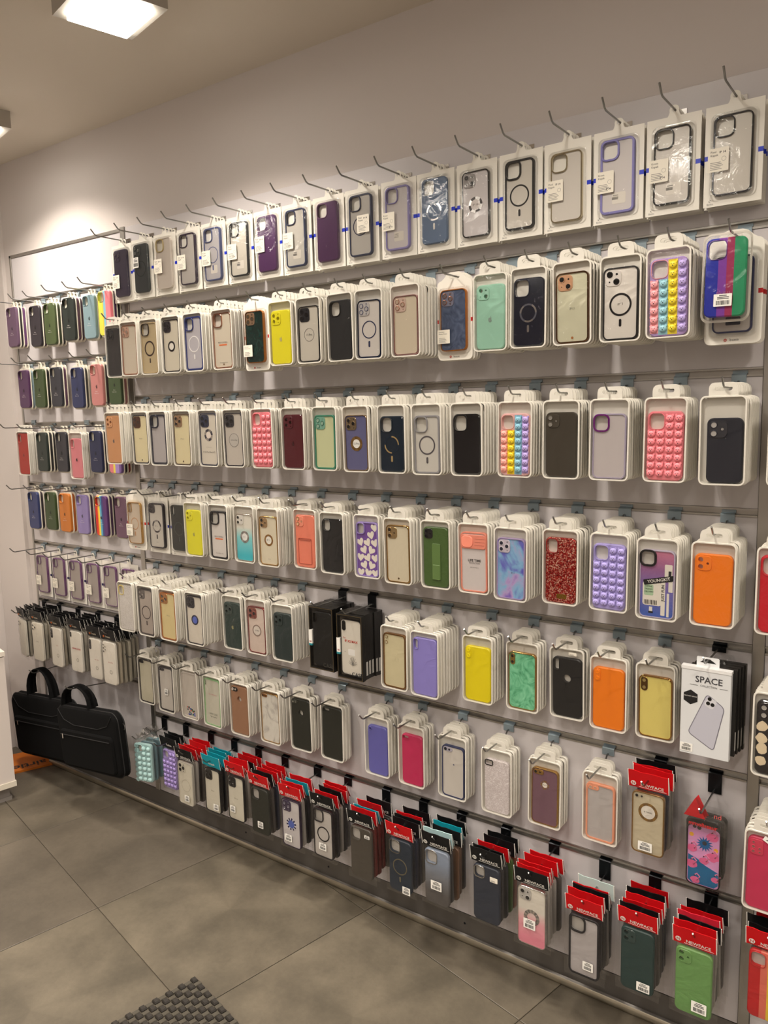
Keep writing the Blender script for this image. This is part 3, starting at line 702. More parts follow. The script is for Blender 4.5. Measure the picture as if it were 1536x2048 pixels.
# ------------------------------------------------------------------ top row: cards with blue stripes
X1 = [-2.362, -2.252, -2.132, -2.014, -1.897, -1.780, -1.662, -1.548, -1.429, -1.313, -1.192, -1.078, -.959, -.842, -.725, -.608, -.492, -.373]
PX = D  # sticker presets: x, y, z, w, h, kind
SX = lambda kind='krom', z=.078: [(-.026, -.0132, z, .040, .046, kind)]
INS = [(4, -46, 30, 24, (222, 216, 206)), (-3, -40, 12, 2, (120, 118, 116)), (-4, -46, 14, 6, (150, 148, 146))]
def cord(B, sub, w, h, yf):
    g = G(); g.tube([(.0 + .020 * math.cos(a), -.0030, .032 + .011 * math.sin(a) + .004 * math.cos(a)) for a in [R_(q) for q in range(0, 361, 24)]], .0011, 5)
    sub('white_cord', mesh(g), WHITE)
row1 = [
 ('dark plum case card', 'dark plum matte case on white card, end of the top row', D(c=(58, 50, 70), cam='l3', cc=(66, 58, 76), lc=(90, 84, 86), h=160, stk=SX('pixel', .07)), 2),
 ('black green case card', 'black green case on white card with a barcode label', D(c=(46, 52, 54), cam='l3', cc=(56, 62, 62), lc=(110, 112, 108), ring=((52, 58, 60), 26, 2, 0), h=160, stk=[(-.022, -.0132, .118, .030, .034, 'bar')]), 3),
 ('clear gold-ringed card', 'colourless case with pale gold camera ring on white card', D(k='frame', c=(214, 204, 194), p=(210, 200, 190), cam='hole', cc=(196, 176, 120), h=162, stk=SX('pixel', .092)), 4),
 ('plum chrome card', 'clear case with glossy dark plum frame on white card', D(k='frame', c=(48, 34, 58), p=(196, 190, 184), cam='hole', ro=.15, coat=.5, h=160, fw=4, stk=SX('pixel', .090)), 4),
 ('blue ringed card', 'clear case with slate blue frame and magnet ring under a label', D(k='frame', c=(74, 84, 128), p=(188, 184, 186), cam='hole', ring=((90, 98, 140), 25, 2.2, 1), h=160, fw=4, stk=SX('krom', .088), boxes=INS[:1]), 4),
 ('black framed card', 'clear case with black frame and small label on white card', D(k='frame', c=(28, 30, 34), p=(206, 200, 188), cam='hole', h=160, fw=4, boxes=INS, stk=SX('krom', .092)), 4),
 ('purple case card', 'solid purple case with an open camera square and label', D(c=(84, 46, 92), cam='hole', h=160, stk=SX('pixel', .098), ro=.3), 4),
 ('navy framed card', 'clear case with navy frame and transparent insert, label at its edge', D(k='frame', c=(52, 62, 96), p=(204, 200, 192), cam='hole', h=160, fw=4, boxes=INS, stk=SX('krom', .092)), 4),
 ('plain purple card', 'solid purple case without label on white card', D(c=(86, 54, 92), cam='hole', h=160, cc=(120, 84, 118), ro=.3, txt=[('', 1, (0, 0, 0), 0, 0)]), 4),
 ('corded navy card', 'clear case with navy frame, magnet ring and white cord loop', D(k='frame', c=(52, 60, 88), p=(200, 196, 190), cam='hole', ring=((64, 70, 96), 25, 2.4, 0), h=160, fw=4, extra=cord, stk=[(.012, -.0132, .100, .040, .046, 'pixel')]), 4),
 ('lilac framed card', 'clear case with lilac frame, label on the left, on white card', D(k='frame', c=(140, 132, 186), p=(206, 200, 200), cam='hole', h=160, fw=4.5, boxes=INS, stk=SX('krom', .092)), 4),
 ('slate blue card', 'solid slate blue case with chrome magnet ring and bar', D(c=(92, 112, 140), cam='hole', ring=(CHROME, 22, 4, 1), rc2=(140, 150, 165), seg=6, h=160, ro=.3), 4),
 ('round badge card', 'clear case with black chrome frame and IP 14 badge ring', D(k='frame', c=(30, 28, 30), p=(206, 200, 200), ro=.12, coat=.5, cam='l2d', cc=(150, 145, 142), cs=1.1, ring=((70, 66, 66), 19, 6, 0), rc2=CHROME, seg=8, rd=(214, 206, 202), h=155, txt=[('IP 14', 7.5, (120, 112, 108), 0, -2)]), 4),
 ('thick black ring card', 'clear case with thick black frame, black magnet ring and bar', D(k='frame', c=(22, 22, 24), p=(204, 198, 188), cam='hole', rw=4, ring=((22, 22, 26), 25, 3.6, 1), h=158, fw=4.5), 4),
 ('silver gold card', 'clear case with shiny champagne frame and label on the left', D(k='frame', c=mat((196, 186, 160), .15, 1), p=(208, 202, 194), cam='hole', h=152, stk=SX('pixel', .088)), 4),
 ('violet framed card', 'clear case with violet-blue frame and insert note on white card', D(k='frame', c=(128, 124, 186), p=(208, 202, 200), cam='hole', h=156, fw=5, rw=4, boxes=INS, stk=SX('krom', .086)), 4),
 ('glossy black rimmed card', 'clear case with thin glossy black rim catching the lamp glare', D(k='frame', c=(20, 20, 22), p=(212, 206, 198), ro=.12, coat=.6, cam='hole', h=155, fw=3.5, boxes=INS, stk=SX('krom', .088)), 4),
 ('gunmetal rimmed card', 'clear case with gunmetal chrome rim, last card before the upright', D(k='frame', c=mat((70, 70, 74), .15, 1), p=(206, 200, 190), cam='hole', h=155, stk=SX('pixel', .088)), 4),
]
for x, (s, l, sp, n) in zip(X1, row1):
    card_stack(s, l, x if x > -2.3 else x - .018, .056 if x > -2.3 else .043, RAIL[1], sp, n, zb=.398 + H0, hs=2)

# ------------------------------------------------------------------ tray rows
R2 = [(-2.353, .112), (-2.241, .132), (-2.136, .132), (-2.026, .132), (-1.918, .132), (-1.788, .132), (-1.66, .125), (-1.548, .132), (-1.443, .132), (-1.331, .132), (-1.237, .132), (-1.121, .131), (-1.004, .093), (-.885, .123), (-.782, .135), (-.675, .137), (-.571, .13), (-.467, .144), (-.359, .108)]
R3 = [(-2.345, .142), (-2.222, .123), (-2.109, .137), (-2.002, .13), (-1.889, .119), (-1.779, .114), (-1.657, .113), (-1.526, .122), (-1.413, .115), (-1.289, .13), (-1.171, .131), (-1.056, .141), (-.946, .132), (-.823, .121), (-.706, .122), (-.594, .123), (-.475, .12), (-.355, .14)]
R4 = [(-2.337, .086), (-2.22, .081), (-2.099, .084), (-1.988, .113), (-1.868, .116), (-1.76, .108), (-1.646, .118), (-1.526, .087), (-1.406, .105), (-1.285, .1), (-1.166, .121), (-1.052, .114), (-.939, .114), (-.827, .136), (-.711, .11), (-.594, .113), (-.481, .132), (-.368, .127)]
R5 = [(-2.336, .144), (-2.222, .147), (-2.107, .145), (-1.989, .131), (-1.844, .096), (-1.738, .094), (-1.62, .1), (-1.455, .112), (-1.343, .119), (-1.188, .119), (-1.086, .124), (-.947, .085), (-.825, .074), (-.711, .06), (-.603, .076), (-.495, .069), (-.376, .12)]
R6 = [(-2.353, .068), (-2.221, .083), (-2.099, .079), (-1.978, .084), (-1.845, .083), (-1.713, .076), (-1.592, .062), (-1.467, .062), (-1.29, .07), (-1.171, .068), (-1.038, .068), (-.897, .077), (-.769, .064), (-.625, .060), (-.498, .099), (-.375, .10)]
R7 = [(-2.344, .108), (-2.221, .088), (-2.085, .131), (-1.965, .115), (-1.846, .119), (-1.723, .132), (-1.581, .139), (-1.455, .134), (-1.308, .138), (-1.174, .132), (-1.046, .142), (-.906, .121), (-.766, .145), (-.629, .147), (-.504, .138), (-.375, .155)]
F165 = D(h=164, w=78)
def full(**k): return dict(F165, **k)
IPH = lambda s='iPhone', z=2: [(s, 6, (150, 140, 120), 0, z)]
def t2(i, s, l, sp): tray_stack(s, l, R2[i][0], R2[i][1], RAIL[2], sp)
t2(0, 'glossy black pack', 'glossy black case filling its white pack beside the striped case', full(c=(20, 20, 24), cam='l3', cc=(24, 24, 28), ro=.15, coat=.6))
t2(1, 'rose gold lens pack', 'clear case with rose gold frame and four-lens plate in white pack', full(k='frame', c=ROSE, p=(206, 194, 176), cam='l4', cc=(190, 150, 130), lc=(150, 130, 116)))
t2(2, 'tan ringed pack', 'tan-backed case with dark bronze magnet ring and bar in white pack', full(k='frame', c=(188, 166, 126), p=(190, 172, 136), cam='hole', cc=(52, 40, 34), ring=((58, 42, 36), 25, 5, 1), seg=None))
t2(3, 'black white-centred pack', 'clear case with black chrome rim and small black ring, white centre', full(k='frame', c=(34, 28, 34), p=(212, 204, 186), ro=.15, coat=.5, cam='l3', cc=(44, 38, 44), ring=((40, 34, 36), 17, 6, 0), rd=(236, 230, 220)))
t2(4, 'blue white-ringed pack', 'clear case with deep blue rim and white magnet ring in white pack', full(k='frame', c=(44, 56, 118), p=(190, 186, 192), cam='hole', rw=3, ring=((240, 238, 236), 25, 3, 1), fw=5))
t2(5, 'rose rimmed lettered pack', 'clear case with rose gold rim and PRO CAMERA print, orange bar', full(k='frame', c=ROSE, p=(216, 206, 188), cam='hole', txt=[PC, ('THE CAMERA CASE', 4, (110, 100, 95), 0, -66)], boxes=[OBAR], emb=(120, 90, 60)))
t2(7, 'yellow logo pack', 'lemon yellow case with three lens holes and grey logo, second row', D(c=YEL, cam='l3', lc=(176, 170, 90), apple=(190, 180, 120), h=150))
t2(8, '13 Pro ring pack', 'clear case with black chrome rim and 13 Pro lettered ring', D(k='frame', c=(26, 26, 30), p=(202, 196, 184), ro=.12, coat=.6, cam='l3', cc=(36, 36, 40), cs=1.05, ring=((130, 126, 122), 18, 1, 0), h=152, txt=[('13 Pro', 8, (60, 58, 58), 0, -2)]))
t2(9, 'plain black open pack', 'matte black case with open camera square in white pack', D(c=(32, 32, 34), cam='hole', h=157, ro=.5))
t2(10, 'navy chrome ring pack', 'clear case with navy chrome rim, four lens rings and navy magnet ring', D(k='frame', c=mat((50, 62, 100), .15, .9), p=(212, 206, 200), cam='l4', cc=(190, 186, 184), lr=(60, 70, 110), lc=(180, 176, 176), ring=((44, 52, 84), 23, 2.8, 1), h=148))
t2(11, 'pale rose rimmed pack', 'clear case with thin pale rose rim and three lens rings', D(k='frame', c=mat((206, 160, 160), .2, .9), p=(212, 200, 178), cam='l3', cc=(206, 180, 166), lr=ROSE, lc=(186, 164, 146), h=148))
t2(13, 'mint logo pack', 'mint green case with two diagonal lens holes and grey logo', D(c=(158, 206, 184), cam='l2d', lc=(120, 160, 142), apple=(140, 160, 150), h=150, ro=.4))
t2(14, 'navy chrome-ringed pack', 'glossy dark navy case with open square and chrome ring', D(c=(24, 28, 44), cam='hole', ro=.12, coat=.7, ring=(CHROME, 21, 4, 1), rc2=(90, 90, 100), seg=6, h=152, cc=(30, 34, 52)))
t2(15, 'gold rimmed IP13 pack', 'pale clear case with bronze gold rim, iP13 print and gold emblem', D(k='frame', c=mat((120, 84, 56), .18, 1), p=(208, 206, 180), cam='l2d', cs=1.12, cc=(198, 152, 118), lc=(20, 16, 16), h=152, emb=(170, 110, 60), txt=[('iP13', 7, (130, 126, 112), 0, -2)]))
t2(16, 'white black-ringed pack', 'white-backed case with black rim, two black lenses and bold black ring', D(k='frame', c=(22, 20, 22), p=(228, 222, 214), cam='l2d', cs=1.1, cc=(226, 220, 214), lc=(10, 10, 12), lr=(20, 20, 22), ring=((26, 22, 24), 24, 4.2, 1), h=151, txt=[('iP13', 7, (140, 134, 128), 0, -1)]))
t2(17, 'rainbow bear pack beside the three-colour case', 'pink, blue, yellow and violet bear bubble case next to the knit-look case', D(c=(190, 160, 220), cam='hole', h=155, hole=(32, 34), rw=1.5, cc=(240, 170, 180), pop=[(244, 164, 170), (150, 200, 214), (238, 216, 50), (184, 164, 224)]))
# bcase cards in the second row
s = 'dark green marbled card'
card_stack(s, 'dark green marbled case with glitter gold edge on rounded white card', R2[6][0], R2[6][1], RAIL[2], D(k='frame', c=mat((176, 110, 40), .35, .8), p=MARB_D, cam='l4', cc=(150, 120, 96), lr=GOLD, lc=(90, 80, 70), h=150, w=75, fw=2.5, stk=[(-.026, -.0132, .058, .036, .034, 'prem')]), 5, .100, .196, (196, 30, 34), 'bcase', 'b', RAIL[2] - .228, zcase=.022)
s = 'blue grey marbled card'
card_stack(s, 'blue grey marbled case with glitter gold edge on rounded white card', R2[12][0], R2[12][1], RAIL[2], D(k='frame', c=mat((190, 120, 50), .35, .8), p=MARB_B, cam='l4', cc=(130, 130, 150), lr=mat((190, 130, 100), .2, 1), lc=(120, 112, 118), h=150, w=75, fw=2.5, stk=[(-.026, -.0132, .058, .036, .034, 'prem')]), 4, .100, .196, (196, 30, 34), 'bcase', 'b', RAIL[2] - .232, zcase=.022)
# three-colour knit case in a clear shell, hanging before a card
x, t = R2[18]
card_stack('navy rimmed bottom card', 'clear navy rimmed case on rounded card, half hidden by the three-colour case', x + .004, t - .012, RAIL[2], D(k='frame', c=(40, 46, 90), p=(206, 198, 192), cam='hole', h=150, w=75, boxes=[(2, -52, 28, 16, (60, 58, 70))]), 4, .108, .205, (186, 26, 30), 'bcase', 'b', RAIL[2] - .236, zcase=.022)
r_ = thing('bubble_packed_phone_case', 'blue, purple, magenta and green striped case in a clear shell', 'phone case', (x - .006, -t - .004, RAIL[2] - .192), (0, R_(.8), 0))
case(r_, D(c=KNIT, cam='hole', h=152, w=76, th=9, cc=(120, 60, 170), rw=1.2, txt=[('For iP 13', 7, (226, 150, 190), -2, -30), ('Silicone Case', 4.2, (226, 150, 190), -2, -36)]), -.0015, .008)
ob('clear_shell', mesh(dome_geo(.084, .164, .0135, .002)), BLIST, r_)
ob('shell_rim', mesh(G().prism(rr(.092, .173, .016, 0, .0845), 0, -.0012, [rr(.084, .164, .013, 0, .0845)])), mat((220, 214, 202), .3), r_)
sticker(r_, -.002, -.0140, .040, .034, .024, 'bar')

# third row
def t3(i, s, l, sp): tray_stack(s, l, R3[i][0], R3[i][1], RAIL[3], sp)
t3(0, 'tan logo pack', 'tan orange case with lens holes and grey logo in white pack', full(c=(206, 150, 104), cam='l3', lc=(150, 110, 80), apple=(120, 104, 98)))
t3(1, 'bronze lens block pack', 'cream-backed case with bronze lens block and black navy rim', full(k='frame', c=(34, 30, 46), p=CREAM, ro=.15, coat=.5, cam='l3', cs=1.1, cc=mat((120, 84, 66), .2, .8), emb=(60, 40, 30), txt=IPH()))
t3(2, 'navy open square pack', 'grey-backed case with thick navy rim and open camera square', full(k='frame', c=(22, 26, 46), p=(178, 172, 172), cam='hole', rw=4, fw=6, coat=.4))
t3(3, 'gold lens block pack', 'cream-backed case with pale gold rim and gold lens block', full(k='frame', c=(96, 78, 62), p=CREAM, cam='l3', cs=1.05, cc=mat((190, 160, 130), .2, .8), emb=(60, 40, 30), txt=IPH()))
t3(4, 'orange centred ring pack', 'navy rimmed case with silver ring, orange dot and large model print', full(k='frame', c=(40, 42, 66), p=(216, 208, 194), cam='l3', cs=1.1, cc=(50, 54, 76), ring=((60, 58, 70), 19, 8, 0), rc2=CHROME, seg=8, rz=14, rd=(232, 220, 210), boxes=[(0, 14, 7, 7, (196, 110, 60))], txt=[('IP 12 Pro Max (6.7)', 7, (90, 84, 80), 0, -40), ('* * * * * * *', 6, (90, 84, 80), 0, -26)]))
t3(5, 'double grey ring pack', 'grey-backed case with dark rim and two thin grey rings', full(k='frame', c=(50, 46, 54), p=(196, 188, 178), cam='l3', cs=1.1, cc=(56, 54, 58), ring=((120, 116, 112), 21, 1.2, 0), rd=(190, 184, 176), txt=[('12 Pro Max', 6, (90, 86, 84), 0, -2), ]))
t3(6, 'narrow pink bear pack', 'pink bear bubble case between the double ring case and the burgundy case', full(c=PINK, cam='hole', hole=(30, 34), rw=1.5, pop=[PINK] * 4))
t3(7, 'burgundy logo pack', 'dark burgundy case with lens holes and dim logo', D(c=(86, 24, 34), cam='l3', lc=(120, 90, 84), apple=(60, 14, 22), h=155, ro=.25, coat=.3))
t3(8, 'green rimmed pack', 'pale yellow-green backed case with translucent green rim', D(k='frame', c=(58, 130, 104), p=(204, 208, 166), cam='l3', cc=(120, 170, 150), lr=(40, 110, 90), lc=(150, 180, 160), h=152, fw=4.5))
t3(9, 'lavender gold ring pack', 'lavender grey case with gold rim and gold 12 Pro ring', D(k='frame', c=mat((176, 150, 120), .2, .9), p=(100, 100, 138), cam='l3', cc=mat((170, 150, 120), .2, .8), ring=(GOLD, 20, 8, 0), rc2=(120, 90, 50), seg=10, rd=(240, 238, 232), h=150, fw=2, txt=[('12 Pro', 7.5, (30, 28, 28), 0, -2)]))
t3(10, 'navy gold arc pack', 'dark navy teal case with open square and thin gold arc ring', D(c=(24, 38, 52), cam='hole', ring=((172, 146, 100), 23, 3.4, 1), rc2=(28, 42, 56), seg=4, h=146, ro=.25, coat=.4))
t3(11, 'clear grey ring pack', 'colourless bumper case with dark grey magnet ring and brown bar', D(k='frame', c=(150, 148, 152), p=(206, 202, 194), cam='hole', ring=((88, 84, 88), 24, 3.6, 1), h=146, fw=4, ro=.15))
t3(12, 'piano black pack', 'high-gloss black case with open square reflecting blue light', D(c=(12, 13, 18), cam='hole', ro=.06, coat=1, h=148, rw=3))
t3(13, 'rainbow bear pack beside the smoke case', 'pink, yellow, blue and violet bear bubble case next to the smoke grey case', D(c=(240, 190, 190), cam='hole', h=147, hole=(30, 32), rw=1.5, cc=(246, 190, 180), pop=[(246, 170, 160), (238, 206, 40), (136, 190, 212), (180, 160, 220)]))
t3(14, 'smoke grey pack', 'smoked brown-grey case with two stacked lenses', D(c=(66, 60, 50), cam='l2v', lc=(120, 116, 110), cc=(72, 66, 56), h=148, ro=.3, coat=.3))
t3(15, 'purple camera frame pack', 'colourless case with metallic purple camera frame', D(k='frame', c=(176, 166, 190), p=(200, 192, 192), cam='hole', hole=(30, 32), rw=3.4, cc=mat((150, 50, 160), .25, .8), h=143, ro=.15))
t3(16, 'wide pink bear pack', 'pink bear bubble case between the purple camera frame and the mini navy case', D(c=PINK, cam='hole', hole=(31, 33), rw=1.5, h=146, pop=[PINK] * 4))
t3(17, 'mini navy pack', 'small navy black case low in its pack with big grey lens holes', D(c=(20, 23, 38), cam='l2v', cs=1.15, cc=(34, 36, 46), lc=(150, 146, 142), h=131, w=68, xo=4, ro=.45))
# fourth row
def t4(i, s, l, sp): tray_stack(s, l, R4[i][0], R4[i][1], RAIL[4], sp)
card_stack('gold rimmed ring card', 'clear case with gold rim and peach magnet ring on rounded card', R4[0][0], R4[0][1], RAIL[4], D(k='frame', c=GOLD, p=(216, 200, 180), cam='hole', hole=(18, 30), ring=((206, 160, 120), 22, 3, 1), h=150, w=75, stk=[(-.026, -.0132, .072, .036, .042, 'prem')]), 5, .104, .196, (206, 50, 44), 'bcase', 'b', RAIL[4] - .232, zcase=.022)
card_stack('IP 11 ring card', 'clear case with thick black side, chrome-cut ring and IP 11 print', R4[1][0], R4[1][1], RAIL[4], D(k='frame', c=(34, 28, 36), p=(212, 206, 196), cam='l2v', cc=(60, 54, 56), ring=((50, 42, 46), 23, 6, 1), rc2=CHROME, seg=6, h=158, w=78, th=11, fw=4, txt=[('IP 11', 7, (110, 100, 96), 0, -2), ('o o o', 5, (120, 110, 104), 0, -58)]), 5, .106, .196, (24, 40, 150), 'Benks', 'a', RAIL[4] - .234)
card_stack('smoke black ring card', 'black green smoked case with faint ring on striped white card', R4[2][0], R4[2][1], RAIL[4], D(c=(40, 44, 40), cam='hole', hole=(17, 30), ring=((70, 76, 70), 23, 2, 1), h=158, w=78, ro=.2, coat=.4), 5, .106, .196, (24, 40, 150), 'Benks', 'a', RAIL[4] - .234)
t4(3, 'yellow logo pack, fourth row', 'lemon yellow case with two lens holes beside the smoked black card', D(c=(228, 222, 44), cam='l2v', lc=(180, 172, 70), apple=(170, 166, 90), h=150))
t4(4, 'black lettered bumper pack', 'clear case with thick black bumper, PRO CAMERA print and orange bar', D(k='frame', c=(26, 24, 26), p=(218, 212, 206), cam='hole', rw=4, fw=5, h=153, txt=[PC, ('THE CAMERA CASE', 4, (110, 100, 95), 0, -60)], boxes=[OBAR]))
t4(5, 'teal fade pack', 'case fading from white to teal with chrome badge ring', D(k='frame', c=mat((200, 190, 180), .2, .8), p=TEALG, cam='l2v', cc=(220, 216, 208), lc=(20, 20, 20), ring=(CHROME, 19, 7, 0), rc2=(120, 116, 110), seg=10, rz=2, rd=(240, 238, 234), h=150, txt=[('IP 11', 5, (120, 116, 110), 0, 2)]))
t4(6, 'gold IP 11 pack', 'cream-backed case with gold rim and gold IP 11 ring', D(k='frame', c=GOLD, p=(222, 212, 188), cam='l2v', cc=mat((200, 170, 130), .2, .8), ring=(GOLD, 18, 6, 0), rc2=(130, 90, 50), seg=10, rz=2, rd=(240, 236, 226), h=150, txt=[('IP 11', 7.5, (40, 36, 30), 0, 2), ('o o o', 5, (120, 110, 100), 0, -56)]))
def slot(B, sub, w, h, yf):
    for k_, (a, b, z) in enumerate(((.052, .078, -.030), (.046, .006, .006))):
        sub('card_pocket', mesh(G().prism(rr(a, b, .004, 0, z), 0, -.0014 - .0004 * k_, [rr(a - .0024, b - .0024, .003, 0, z)])), mat((190, 100, 80), .35), 0, yf, 0)
t4(7, 'coral card pocket pack', 'coral case with gold edge and a moulded card pocket', D(c=(240, 138, 112), cam='l2v', cc=(240, 150, 124), lr=GOLD, lc=(200, 150, 120), h=158, ro=.25, coat=.3, extra=slot))
t4(8, 'gloss black open pack', 'glossy black case with small open camera square, fourth row', D(c=(20, 22, 24), cam='hole', hole=(28, 30), ro=.1, coat=.7, h=156))
def hearts(B, sub, w, h, yf):
    rn = random.Random(5); P = []
    for j in range(7):
        for i in range(3):
            x_, z_ = -.024 + .025 * i + (.0125 if j % 2 else 0), .062 - .0215 * j
            if x_ > w / 2 - .010 or (x_ < .004 and z_ > .03): continue
            a = rn.uniform(-.6, .6); s_ = .0128
            P.append([(x_ + s_ * (px_ * math.cos(a) - pz_ * math.sin(a)), z_ + s_ * (px_ * math.sin(a) + pz_ * math.cos(a))) for px_, pz_ in HEART])
    for p_ in P: sub('heart', mesh(patches([p_], 0)), mat((236, 230, 216), .4), 0, yf + .0001, 0)
t4(9, 'white hearts pack', 'violet case printed with large cream hearts', D(k='frame', c=(160, 140, 206), p=(120, 84, 160), cam='hole', hole=(24, 28), cc=(160, 140, 206), h=154, extra=hearts))
t4(10, 'sparkling gold lens pack', 'cream-backed case with thin gold rim and glittering lens block', D(k='frame', c=GOLD, p=(216, 206, 182), cam='l2v', cs=1.05, cc=mat((204, 176, 130), .25, .8), lc=(60, 46, 30), h=156, emb=(90, 70, 40)))
def strap(B, sub, w, h, yf):
    sub('grip_strap', mesh(G().prism(rr(.026, .096, .003, .003, -.012), 0, -.002, bev=.0008)), mat((84, 110, 58), .5), 0, yf, 0)
    sub('strap_fold', mesh(G().prism(rr(.022, .040, .003, .003, -.040), 0, -.0028, bev=.0008)), mat((88, 114, 62), .5), 0, yf, 0)
t4(11, 'olive strap pack', 'olive green leather-look case with a grip strap', D(c=(78, 104, 54), cam='l2v', cs=.85, cc=(36, 34, 34), h=158, extra=strap))
def slider(B, sub, w, h, yf):
    sub('lens_slider', mesh(G().prism(rr(.071, .036, .008, 0, .052), 0, -.003, bev=.001)), mat((240, 150, 128), .4), 0, yf, 0)
    sub('slide_cover', mesh(G().prism(rr(.033, .030, .012, -.017, .052), 0, -.0046, bev=.001)), mat((238, 142, 120), .4), 0, yf, 0)
    for k_ in range(3): sub('slide_groove', mesh(lambda: G().box(-.014, .014, -.0034, -.003, -.0003, .0003), 'groove', False), mat((190, 110, 96), .5), .018, yf, .044 + .008 * k_)
t4(12, 'coral lens slider pack', 'clear case with coral rim, sliding lens cover and LIFE TIME print', D(k='frame', c=(240, 150, 128), p=(216, 208, 206), h=153, fw=3.4, extra=slider, txt=[('LIFE TIME', 9, (60, 56, 54), 2, 4, 0, 1), ('PROTECTION', 5, (90, 84, 80), 2, -3), ('FOR IPHONE 11', 3.6, (100, 96, 92), 2, -14)]))
t4(13, 'watercolour pack', 'blue and violet watercolour print case with three lenses', D(k='frame', c=(170, 150, 190), p=WATER, cam='l3', cs=.9, cc=(206, 196, 210), lr=(230, 224, 230), lc=(40, 40, 60), h=150, txt=[('iP11', 6, (90, 90, 130), 6, -10)]))
t4(14, 'red glitter pack', 'red glitter case with open square and gold name plate', D(c=GLIT, cam='hole', hole=(26, 32), cc=(150, 30, 30), h=156, boxes=[(4, -62, 24, 11, mat((170, 130, 50), .25, .9))]))
t4(15, 'lilac bear pack', 'all lilac bear bubble case beside the red glitter case', D(c=(176, 164, 228), cam='hole', hole=(31, 33), rw=1.5, h=151, pop=[(176, 164, 228)] * 4))
YK = (232, 226, 214)
t4(16, 'sticker print pack', 'violet striped case printed with YOUNGKIT and JUST FUN sticker motifs', D(k='frame', c=(186, 176, 196), p=KIT, cam='hole', hole=(27, 28), rw=4.5, cc=(18, 16, 18), h=150, fw=2.5,
   boxes=[(24, 26, 16, 38, YK), (-10, -22, 40, 52, YK), (-17, -14, 20, 24, (176, 204, 170), 0, 1), (13.5, -28, 9, 80, YK, 0, 1), (27, 24, 6, 14, (26, 24, 34), 0, 1), (24, -44, 5, 52, YK), (29, -2, 9, 26, YK), (4, 9, 66, 12, (18, 16, 18), R_(-13), 3), (-12, -58, 7, 14, YK), (-12, -63, 10, 4, (24, 22, 24), 0, 1)]
   + [(-26 + 3.2 * k_, -41, 1.1 + .5 * (k_ % 3), 10, (40, 34, 34), 0, 2) for k_ in range(9)],
   txt=[('YOUNGKIT', 9.5, (236, 232, 224), 4, 9, R_(-13), 1), ('JUST FUN', 8.5, (24, 22, 22), 13.5, -18, R_(-90), 1), ('DEFINE', 4.6, (30, 40, 30), -17, -6), ('DESIGN', 4.6, (30, 40, 30), -17, -12), ('DELIVERY', 4.6, (30, 40, 30), -16, -18)]))
t4(17, 'bright orange wide pack', 'bright orange case with two lens holes in the pack by the upright, fourth row', D(c=(246, 130, 20), cam='l2v', lc=(226, 150, 110), h=150, ro=.4))
# fifth row
def t5(i, s, l, sp, n=None): tray_stack(s, l, R5[i][0], R5[i][1], RAIL[5], sp, n)
t5(0, 'leaf relief pack', 'white leaf-relief case with yellow camera ring', full(c=LEAFM, cam='hole', hole=(24, 30), cc=(226, 204, 110), rw=3))
t5(1, 'smoke ring pack', 'grey smoked case with dark magnet ring and bar', full(k='frame', c=(62, 54, 54), p=(176, 164, 154), cam='l3', cs=.9, cc=(84, 76, 74), lc=(140, 130, 124), ring=((66, 56, 54), 24, 3, 1), fw=5))
t5(2, 'amber rimmed pack', 'cream-backed case with amber gold rim and gold lens block', full(k='frame', c=mat((190, 120, 60), .2, .8), p=(224, 206, 150), cam='l3', cc=mat((190, 140, 90), .2, .8), fw=4.5, txt=IPH()))
t5(3, 'blue badge ring pack', 'white-backed case with dark rim and blue-centred navy ring', full(k='frame', c=(44, 40, 46), p=(222, 214, 200), cam='l3', cs=1.05, cc=(40, 38, 46), ring=((40, 42, 66), 17, 5, 0), rd=(90, 110, 200), rz=0))
t5(4, 'slate green logo pack', 'dark slate green case with lens square and gold logo', D(c=(50, 66, 62), cam='i3', lc=(90, 104, 100), apple=(160, 152, 110), h=152))
t5(5, 'rose 11 Pro pack', 'pale case with metallic rose rim and 11 Pro ring', D(k='frame', c=mat((160, 80, 80), .2, .8), p=(220, 202, 190), cam='l3', cc=mat((170, 110, 100), .2, .6), ring=((150, 130, 120), 19, 4, 0), rd=(226, 216, 206), h=152, txt=[('11 Pro', 7, (60, 50, 48), 0, -2)]))
t5(6, 'plain slate green pack', 'plain dark slate green case without logo', D(c=(48, 60, 60), cam='i3', lc=(70, 84, 84), h=148))
t5(9, 'brown gold rimmed pack', 'cream-backed case with brown gold rim and two small lenses', D(k='frame', c=mat((150, 110, 70), .2, .8), p=(214, 204, 168), cam='x2' if 'x2' in CAMS else 'pv', noplate=1, lr=GOLD, lc=(200, 190, 160), h=154, fw=4))
t5(10, 'lilac oval hole pack', 'plain lilac case with an upright oval camera hole', D(c=(150, 140, 214), cam='hole', hole=(13, 28), rw=1, h=158))
t5(11, 'canary yellow pack', 'canary yellow case low in its pack with embossed lens strip', D(c=(238, 220, 16), cam='pv', lc=(238, 220, 16), lr=(238, 220, 16), h=147, ro=.4))
t5(12, 'green marbled pack', 'mint green marbled case with gold rim and oval gold lens', D(k='frame', c=mat((190, 150, 90), .2, .9), p=MARB_G, cam='pv', cc=mat((180, 150, 90), .2, .9), h=148, fw=2.4, xo=-1))
t5(13, 'black round window pack', 'matte black case with round logo window and oval lens hole', D(c=(30, 30, 32), cam='hole', hole=(13, 28), rw=1, circ=52, h=150, stk=[(.016, -.0142, .168, .020, .008, 'krom2')]))
t5(14, 'deep orange pack', 'orange case with embossed lens strip beside the pale yellow case', D(c=(246, 132, 14), cam='pv', lc=(246, 132, 14), lr=(246, 132, 14), h=148))
